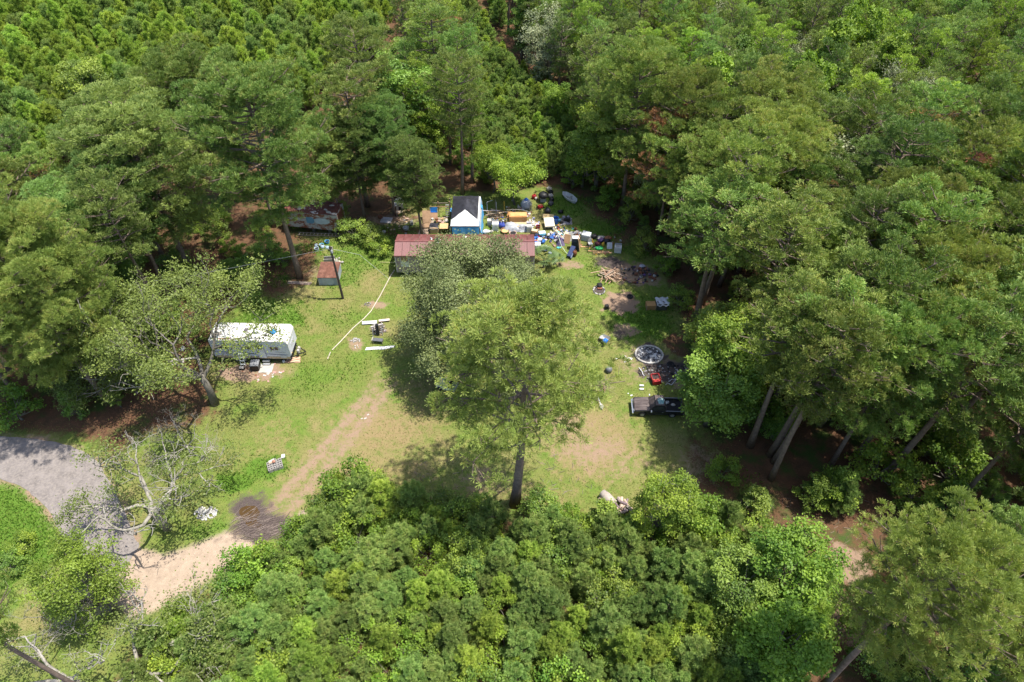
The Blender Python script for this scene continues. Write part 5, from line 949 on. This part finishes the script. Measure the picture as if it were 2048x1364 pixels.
bag(1206,492,.35,.3,.6,YELP,'yellow bag leaning on the black bags',seed=28); bag(1214,486,1.0,.7,.6,BLACK,'wide black bag behind the yellow bag',seed=29); bag(1201,483,.8,.6,.5,PURPLE,'plum coloured bag left of the wide black one',seed=30)
bag(1200,476,1.2,.6,.25,OFFW,'dirty white sheet bundle above the plum bag','sheet',seed=31,name='sheet_bundle'); bag(1215,478,1.0,.6,.4,M('rusty_brown',(.28,.12,.06)),'rusty brown heap at the wood edge',seed=32)
panel(1219,498,.6,.75,.5,M('pale_grey_sheet',(.52,.56,.62)),'pale grey sheet propped right of the yellow bag',name='white_sheet',rz=.1)
cabinet(1235,503,.75,.6,.85,M('washer_white',(.66,.68,.70)),'white washing machine alone at the wood edge, rightmost appliance','washing machine',name='washing_machine',knobs=True,rz=-.1)
for i,(px,py,l,a) in enumerate(((1197,503,2.4,-.06),(1205,506,2.2,.02),(1172,494,1.2,-.05))): flat(px,py,l,.13,M('orange_plank',(.60,.34,.19)),('upper orange plank lying below the green tarp','lower orange plank lying below the green tarp','short yellow plank left of the white chair')[i],'plank',rz=a,name='plank')
debris(1190,486,36,1.2,[BROWN_,OFFW,BLACK,M('rusty_brown',(.28,.12,.06)),YELP],'small scrap strewn round the yellow pot and black bags','scrap','scrap round the yellow pot','scrap_piece',23,(.1,.3),'box')
# ---------------------------------------------------------------- right side of the clearing
planks_(1217,553,34,2.3,[M('pale_salvage',(.40,.28,.19)),M('salmon_salvage',(.33,.21,.15)),OLDW],'criss-cross pile of salvaged timber on the burnt ground',31,1.0,-.15,.65,.55,w_=.09)
for i,(px,py,l,a) in enumerate(((1229,546,2.6,-.65),(1203,561,1.1,1.3))): flat(px,py,l,.08,M('pale_salvage',(.40,.28,.19)),('long thin pole sticking out right of the salvaged timber','short pole sticking out left of the salvaged timber')[i],'pole',rz=a,name='loose_pole',z=.2)
rocks(1278,549,70,2.2,1.5,[CHAR,BROWN_,OFFW,M('plum_rubble',(.20,.13,.16)),RUSTM,PURPLE],'low heap of burnt household scrap right of the timber pile','scrap heap','scrap_heap',32,(.12,.42),.25,part='debris')
bag(1284,535,.8,.5,.4,M('lavender_sheet',(.42,.42,.50)),'lavender grey sheet on top of the burnt scrap heap','sheet',seed=33,name='sheet_bundle'); flat(1281,563,.3,.6,WOOD,'short upright board lying below the burnt scrap heap','board',name='board')
rocks(1198,581,60,.6,.62,[M('ring_stone',(.46,.44,.44)),CHAR,ASH],'small round fire ring of grey stones with black centre','fire ring','fire_ring',33,(.12,.22),.1,ring=True)
t=thing('black_kettle',P(1199,573),'black pot standing in the small fire ring','pot'); MB().lathe([(.22,0),(.32,.1),(.32,.3),(.2,.4)],(0,0,0),10).part('pot',BLACK,t); MB().box((0,-.35,.1),(.5,.35,.06)).part('grate',RUSTM,t)
def tyre(px,py,r,label,m=TYRE,z=0,rx=0):
    t=thing('tyre',P(px,py,z),label,'tyre'); q=MB(); n=18; pts=[(r*math.cos(6.283*k/n),r*math.sin(6.283*k/n),.1) for k in range(n+1)]; q.tube(pts,.09,6,False); q.part('tyre_ring',m,t,True); MB().lathe([(r*.45,.08),(r*.5,.12),(r*.3,.12)],(0,0,0),10).part('hub',DARK,t); return t
tyre(1260,594,.26,'small tyre on the edge of the bare sandy patch')
t=thing('black_bucket',P(1213,617),'black box lying left of the bare sandy patch','box',.2); MB().box((0,0,.22),(.42,.42,.44),taper=.85).part('body',BLACK,t); MB().box((0,0,.46),(.36,.36,.03)).part('rim',DARK,t)
t=thing('wooden_kennel',P(1312,615),'low kennel of plywood and dark mesh with a white tarp roof','kennel',R(2))
MB().box((-.62,0,.32),(.98,.75,.6)).part('plywood_box',M('kennel_ply',(.44,.25,.10)),t); MB().box((.5,0,.45),(1.0,.95,.85)).part('cage',M('dark_mesh',(.07,.07,.06)),t)
for x in (-.13,-1.1): MB().box((x,-.39,.32),(.06,.05,.64)).part('post',OLDW,t)
clothgrid(lambda u,v:(-.15+1.35*u,-.55+1.15*v-.0,.95+.06*math.sin(u*14+v*6)+.05*math.sin(v*11)-.28*max(0,.2-v)*5*(.4+.6*abs(math.sin(u*7)))),17,11,'tarp_roof',M('silver_tarp',(.52,.52,.56),.5,var=.15),t)
t=thing('wheelbarrow',P(1209,683),'wheelbarrow loaded with a bright blue sack in the middle of the grass','wheelbarrow',R(150))
MB().add([(-.45,-.3,.62),(.5,-.36,.62),(.5,.36,.62),(-.45,.3,.62),(-.28,-.2,.3),(.25,-.22,.3),(.25,.22,.3),(-.28,.2,.3)],[(0,1,5,4),(1,2,6,5),(2,3,7,6),(3,0,4,7),(7,6,5,4)]).part('tray',M('tray_grey',(.42,.42,.42),.5),t)
wq=MB().lathe([(.14,-.05),(.18,0),(.14,.05)],(.62,0,.18),12,'y').part('wheel',TYRE,t)
for s in (-.25,.25): MB().tube([(.62,s*.3,.18),(-.2,s,.34),(-1.0,s*1.15,.6)],.025,5).part('handle',M('handle_wood',(.5,.33,.2)),t); MB().tube([(-.3,s,.32),(-.42,s,.0)],.02,4).part('leg',STEEL,t)
t=thing('blue_sack',P(1210,683,.55),'bright blue sack lying in the wheelbarrow','sack'); MB().blob((0,0,.14),(.6,.55,.42),7,.15,10,7).part('sack',M('bright_blue',(.02,.16,.66),.4),t,True)
# stone fire ring
fr=thing('stone_fire_ring',P(1298,710),'large round fire ring of pale blocks around black and white ash','fire ring')
for i in range(27):
    a=6.283*i/27; rg=random.Random(i); MB().box((0,0,0),(.31,.17,.16)).part('block',M('pale_block',(.42,.40,.38),.95,var=.2,obr=.15),fr,loc=(1.32*math.cos(a),1.12*math.sin(a),.08),rot=(rg.uniform(-.08,.08),0,a+1.57+rg.uniform(-.15,.15)))
q=MB(); q.lathe([(1.2,0),(1.1,.05),(.6,.10),(.1,.13)],(0,0,0),20); q.part('ash_bed',M('ash_bed',(.10,.10,.11),.95,var=.5,scale=4,col2=(.55,.55,.56),thr=.56,soft=.04,scale2=2.6),fr)
for nm,m,sd in (('char_lump',CHAR,1),('ash_lump',M('white_ash',(.55,.55,.56)),2)):
    rg=random.Random(sd); q=MB()
    for k in range(70): a=rg.uniform(0,6.28); d=math.sqrt(rg.random())*1.05; s=rg.uniform(.06,.2); q.blob((d*math.cos(a)*1.05,d*math.sin(a)*.95,.09),(s,s*.8,s*.5),k,.3,6,4)
    tag(q.part(nm,m,fr),kind='stuff')
rocks(1330,748,190,2.6,1.25,[CHAR,M('dark_char',(.02,.02,.024)),ASH,M('burnt_brown',(.15,.10,.09))],'wide patch of black burnt debris below the stone fire ring','burn heap','burn_heap',34,(.06,.24),.14,part='debris')
t=thing('ride_on_seat',P(1311,764),'red burnt out ride-on mower body in the black debris','mower',R(8)); MB().prism([(-.38,.1),(.38,.1),(.42,.4),(.3,.6),(-.3,.6),(-.42,.4)],-.42,-.2,'y').part('front_panel',RED,t)
for s in (-1,1): MB().box((s*.38,.15,.4),(.07,.85,.3)).part('side_rail',RED,t)
MB().box((0,.55,.45),(.75,.07,.3)).part('back_rail',RED,t); MB().box((0,.15,.3),(.62,.7,.3)).part('engine_bay',M('bay_black',(.05,.03,.03)),t); MB().box((0,-.18,.62),(.8,.06,.06)).part('top_rail',M('orange_rail',(.55,.12,.06)),t)
for s in (-.42,.42): MB().lathe([(.16,-.06),(.2,0),(.16,.06)],(0,0,0),10,'y').part('wheel',TYRE,t,loc=(s,-.1,.2),rot=(0,0,1.57))
tyre(1341,730,.3,'tyre lying on the burnt ground right of the stone fire ring')
WPM=M('white_tube',(.62,.62,.66),.5)
def pipes(name,pts,r,label): return tag(MB().tube([P(a,b_,.12+.03*(i%2)) for i,(a,b_) in enumerate(pts)],r,5).part(name,WPM),label,'pipe')
pipes('bent_pipe',[(1278,735),(1284,743),(1286,749),(1289,752)],.035,'white bent pipe at the left edge of the black debris')
pipes('bent_pipe',[(1331,770),(1335,766),(1343,770),(1358,751)],.035,'zigzag white tubing right of the red mower body, outer run'); pipes('bent_pipe',[(1337,764),(1344,758),(1348,760),(1359,750)],.03,'zigzag white tubing right of the red mower body, inner run')
for py,lb in ((772.5,'upper of two pale blocks in the grass above the pickup truck'),(779.5,'lower of two pale blocks in the grass above the pickup truck')): t=thing('paving_block',P(1283,py),lb,'block',-.05); MB().box((0,0,.08),(.40,.17,.16)).part('block',WTARP,t)
t=thing('grey_drum_lid',P(1217,743),'round dark grey dome shaped drum standing on the grass right of the lone pine','drum'); MB().lathe([(.30,0),(.33,.3),(.30,.5),(.2,.62),(.05,.66)],(0,0,0),12).part('shell',M('drum_grey',(.16,.17,.19),.5),t,True); MB().lathe([(.34,.3),(.345,.33)],(0,0,0),12).part('rim',BLACK,t)
debris(1252,718,7,.28,[OFFW,WTARP],'small pale scrap on the grass left of the stone fire ring','litter','pale scraps left of the fire ring','litter_piece',24,(.12,.3)); debris(1262,790,3,.15,[WTARP],'tiny white scrap left of the paving blocks','litter','tiny scraps left of the paving blocks','litter_piece',25,(.08,.15))
debris(733,834,4,.25,[OFFW],'small pale scrap on the drive at mid clearing','litter','pale scraps on the drive','litter_piece',26,(.08,.2)); debris(545,745,12,1.2,[OFFW,WTARP,PINK],'pale scrap on bare ground before the white trailer','litter','scraps before the white trailer','litter_piece',27,(.1,.35)); debris(480,742,16,1.5,[OFFW,PINK,BROWN_],'scrap of litter beside the stepladder at the trailer','litter','litter beside the trailer stepladder','litter_piece',28,(.08,.25))
debris(352,712,12,.8,[OFFW,WTARP,BLACK,PINK],'pale clutter glimpsed under the ragged oak left of the trailer','clutter','clutter under the ragged oak','clutter_piece',29,(.2,.7),'box')
# small utility trailer with load, right under the lone pine
ut=thing('utility_trailer',P(1187,789),'small black utility trailer with drawbar, heaped with brush','utility trailer',R(3))
MB().box((0,0,.42),(1.9,1.1,.08)).part('bed',DARK,ut)
for s in (-.55,.55): MB().box((0,s,.6),(1.9,.05,.3)).part('side_board',M('dark_board',(.08,.065,.06)),ut); MB().lathe([(.24,-.07),(.28,0),(.24,.07)],(0,s*1.15,.28),12,'y').part('wheel',TYRE,ut)
for s in (-.95,.95): MB().box((s,0,.6),(.05,1.1,.3)).part('end_board',M('rust_end',(.22,.08,.05)),ut)
MB().tube([(.3,-.5,.38),(.45,-1.5,.3)],.04,4).part('drawbar',STEEL,ut); MB().blob((.5,-1.6,.25),(.35,.55,.25),4,.3).part('jack',OFFW,ut)
sticks('brush_load',1190,781,90,1.1,.5,'tangled twigs heaped over the utility trailer',M('brush_brown',(.28,.2,.16)),8,(.5,1.3),0,2).location.z=.7
# white riding machine half hidden under the pine
rm=thing('golf_cart',P(896,776),'white hooded small vehicle half hidden under the lone pine boughs','vehicle',R(160))
MB().prism([(-.9,.3),(.95,.3),(1.0,.65),(.35,.85),(-.1,.6),(-.9,.65)],-.5,.5,'y').part('body',M('cart_white',(.66,.67,.72),.4),rm); MB().box((-.45,0,.75),(.5,.9,.2)).part('seat',BLACK,rm); MB().box((-.72,0,1.0),(.12,.9,.45)).part('seat_back',GREYP,rm)
for x in (-.6,.62):
    for s in (-.5,.5): MB().lathe([(.2,-.08),(.25,0),(.2,.08)],(x,s,.25),12,'y').part('wheel',TYRE,rm)
MB().tube([(.25,0,.7),(0,0,1.05)],.02,4).part('steering_column',BLACK,rm); MB().box((.98,.35,.55),(.06,.15,.12)).part('tail_lamp',RED,rm)
bag(918,750,.9,.5,.5,M('blue_grey_junk',(.40,.48,.55)),'blue grey bundle behind the white hooded vehicle under the pine',seed=40)
planks_(934,742,5,1.3,[OLDW,M('pale_salvage',(.40,.28,.19))],'few old boards under the lone pine left side',41,.3,.1,.2,.1)
# ---------------------------------------------------------------- pickup truck, nose to the left
TRKY=37.35; TX=P(1315,822,.5).x
tk=thing('pickup_truck',(TX,TRKY,0),'old black compact pickup truck with faded hood parked nose left','pickup truck',R(180-2))
PB=M('faded_black_paint',(.020,.021,.026),.35,var=.5,scale=1.2,spec=.6); PH=M('sunburnt_hood_paint',(.085,.065,.065),.5,var=.35,scale=1.5,col2=(.13,.105,.10),thr=.52,scale2=1.5,stretch=(.5,3,1))
W2=.80
def arch(xc,r,n=7): return [(xc+r*math.cos(math.pi*k/(n-1)),.36+r*math.sin(math.pi*k/(n-1))) for k in range(n)]
low=[(-2.25,.42),(-2.28,.7),(-2.28,.88),(.55,.90),(.72,.94),(2.02,.84),(2.16,.72),(2.16,.4)]+arch(1.38,.40)+arch(-1.35,.40)
MB().prism(low,-W2,-W2+.06,'y').part('side_panel',PB,tk); MB().prism(low,W2-.06,W2,'y').part('side_panel',PB,tk)
MB().box((.0,0,.5),(4.2,W2*2-.16,.28)).part('chassis',DARK,tk)
h=MB(); h.add([(.78,-.74,.97),(.78,.74,.97),(2.05,.70,.87),(2.05,-.70,.87),(1.4,-.72,.95),(1.4,.72,.95),(2.14,.66,.78),(2.14,-.66,.78)],[(0,4,5,1),(4,3,2,5),(3,7,6,2)])
for s in (-.35,0,.35): h.box((1.4,s,.955),(1.15,.05,.02),ry=.07)
ho=h.part('hood',PH,tk); ho.data.flip_normals() if ho.data.polygons[0].normal.z<0 else None
for s in (-1,1): MB().prism([(.72,.90),(2.04,.80),(2.10,.72),(.72,.72)],min(s*.73,s*W2),max(s*.73,s*W2),'y').part('fender',PH if s>0 else PB,tk)
MB().box((2.12,0,.66),(.06,1.5,.26)).part('grille',BLACK,tk)
for s in (-.58,.58): MB().box((2.16,s,.68),(.04,.26,.15)).part('headlight',M('headlight_lens',(.45,.47,.48),.15),tk)
MB().box((2.25,0,.48),(.12,1.62,.16)).part('front_bumper',M('chrome',(.60,.60,.62),.25,metal=.9,var=.1),tk); MB().box((-2.33,0,.5),(.12,1.5,.16)).part('rear_bumper',M('dull_bumper',(.2,.2,.21)),tk)
c=MB(); rf,bt=[(.30,-.60),(.30,.60),(-.50,.60),(-.50,-.60)],[(.82,-.74),(.82,.74),(-.66,.76),(-.66,-.76)]
c.add([(x,y,1.50) for x,y in rf]+[(x,y,.90) for x,y in bt],[(0,1,2,3),(4,7,6,5),(0,4,5,1),(1,5,6,2),(2,6,7,3),(3,7,4,0)]); c.part('cabin',PB,tk)
MB().box((-.1,0,1.515),(.78,1.16,.03)).part('cab_roof',PH,tk)
g=MB(); g.add([(.35,-.54,1.455),(.35,.54,1.455),(.775,.66,.965),(.775,-.66,.965)],[(0,3,2,1)]); q=g.part('windshield',M('grubby_glass',(.09,.075,.075),.25,var=.4,stretch=(1,4,1)),tk); 
for s in (-1,1):
    g=MB(); v=[(.22,s*.628,1.44),(-.42,s*.63,1.44),(-.52,s*.757,1.0),(.62,s*.742,1.0)]; g.add(v,[(0,1,2,3) if s<0 else (3,2,1,0)]); g.part('side_window',GLASS,tk)
    d=MB().box((.05,s*(W2+.005),.66),(1.15,.02,.46)).part('door',PB,tk); MB().box((-.4,s*(W2+.02),.78),(.14,.02,.04)).part('handle',STEEL,d)
    MB().box((.66,s*.93,1.02),(.10,.18,.13)).part('mirror',M('mirror_grey',(.55,.56,.58),.4),tk)
MB().add([(-.53,-.54,1.44),(-.53,.54,1.44),(-.655,.66,1.0),(-.655,-.66,1.0)],[(0,1,2,3)]).part('rear_window',GLASS,tk)
MB().blob((-.2,.08,1.55),(.62,.75,.10),5,.18,12,5,flat=.4).part('broken_glass_sheet',M('teal_glass',(.16,.36,.37),.3,var=.5,scale=4,col2=(.40,.30,.28),thr=.55),tk)
for s in (-1,1): MB().box((-1.48,s*(W2-.04),.80),(1.58,.08,.2)).part('bed_rail',PB,tk); MB().box((-1.48,s*(W2-.04),.915),(1.6,.09,.02)).part('rail_cap',M('rail_cap_grey',(.17,.18,.21),.4),tk)
MB().box((-1.45,0,.55),(1.5,1.45,.05)).part('bed_floor',M('bed_dark',(.035,.036,.042),.6),tk); MB().box((-.73,0,.72),(.05,1.5,.38)).part('bed_front',PB,tk); tg=MB().box((-2.25,0,.70),(.06,1.52,.38)).part('tailgate',PB,tk); MB().box((-2.29,0,.78),(.02,.16,.05)).part('handle',STEEL,tg)
for s in (-.72,.72): MB().box((-2.29,s,.72),(.03,.12,.22)).part('tail_light',RED,tk)
for x in (1.38,-1.35):
    for s in (-.72,.72):
        wq=MB().lathe([(.28,-.10),(.33,-.07),(.33,.07),(.28,.10)],(x,s,.33),18,'y').part('wheel',TYRE,tk); MB().lathe([(.19,-.105),(.17,-.09),(.05,-.06)] if s<0 else [(.05,.06),(.17,.09),(.19,.105)],(x,s,.33),12,'y').part('rim',M('dull_rim',(.28,.27,.27),.5),wq)
MB().tube([(.82,-.2,.985),(.66,.25,1.11)],.012,3).part('wiper',BLACK,tk); MB().tube([(.82,.3,.985),(.62,.62,1.14)],.012,3).part('wiper',BLACK,tk)
bag(1333,807,.6,.3,.3,M('bed_pale',(.45,.5,.52)),'pale crumpled bag in the truck bed near the cab',seed=50,z=.55,rz=.6); bag(1346,811,.45,.25,.25,OFFW,'small white bag in the truck bed near the tailgate',seed=51,z=.55)
t=thing('black_bag',P(1369,822),'black rubbish sack on the ground behind the truck tailgate','bag'); MB().blob((0,0,.3),(.9,.8,.7),9,.2).part('sack',BLACK,t,True)
# ---------------------------------------------------------------- stumps and logs, palms
t=thing('tree_stump',P(1216,1003),'big pale weathered stump at the head of the log pile','stump',R(-50)); MB().tube([(-.75,0,.42),(-.2,0,.45),(.6,0,.42)],[.36,.42,.40],10).part('log',M('weathered_stump',(.40,.35,.31),.95,var=.3,scale=3,bump=.4),t,True); MB().blob((-.3,-.45,.2),(.7,.5,.45),3,.25).part('root_lump',M('stump_tan',(.42,.33,.25)),t)
t=thing('log_pile',P(1240,1018),'heap of broken logs and roots beside the big stump','log pile'); rg=random.Random(12)
for k in range(26): a=rg.uniform(0,3.14); x,y,z=rg.gauss(0,.6),rg.gauss(0,.42),rg.uniform(.08,.5); l=rg.uniform(.2,.6); MB().tube([(x-l*math.cos(a),y-l*math.sin(a),z),(x+l*math.cos(a),y+l*math.sin(a),z+rg.uniform(-.1,.15))],rg.uniform(.05,.15),6).part('log',(M('log_grey',(.30,.25,.24),.9,var=.4),M('log_plum',(.20,.15,.17)),M('log_tan',(.50,.38,.30)))[k%3],t)
def palm(px,py,n,L_,label,m,hz=.3,name='palm_plant',seed=1,tr=None):
    rg=random.Random(seed); t=thing(name,P(px,py),label,'plant')
    if tr: MB().tube([(0,0,0),(0,0,tr)],.12,6).part('stem',BARKG,t)
    z0=(tr or 0)+.1
    for i in range(n):
        a=i*2.4; el=rg.uniform(.25,1.2); d=Vector((math.cos(a)*math.cos(el),math.sin(a)*math.cos(el),math.sin(el))); e=Vector((0,0,z0))+d*L_*.55; q=MB(); q.tube([(0,0,z0),e],.015,3,False); s=Vector((-math.sin(a),math.cos(a),0))
        for k in range(9): b_=(k-4)/4*1.1; dd=(d*math.cos(b_)+s*math.sin(b_)).normalized(); tip=e+dd*L_*.5+Vector((0,0,-.12*L_)); w_=s*.035*L_+Vector((0,0,.01)); q.add([e,e+dd*L_*.25+w_,tip,e+dd*L_*.25-w_],[(0,1,2,3)])
        q.part('frond',m,t)
PALM=M('palm_green',(.10,.16,.05),.5,var=.3); PALM2=M('yucca_green',(.045,.10,.035),.5,var=.3)
palm(1144,627,26,.95,'dark spiky palmetto alone in the lawn right of the lone pine',PALM2,seed=2)
palm(1087,535,22,1.8,'larger fan palm at the right front of the mobile home',PALM,seed=3,tr=1.1); palm(1110,528,14,1.2,'smaller fan palm right of the larger one',PALM,seed=4,tr=.4)
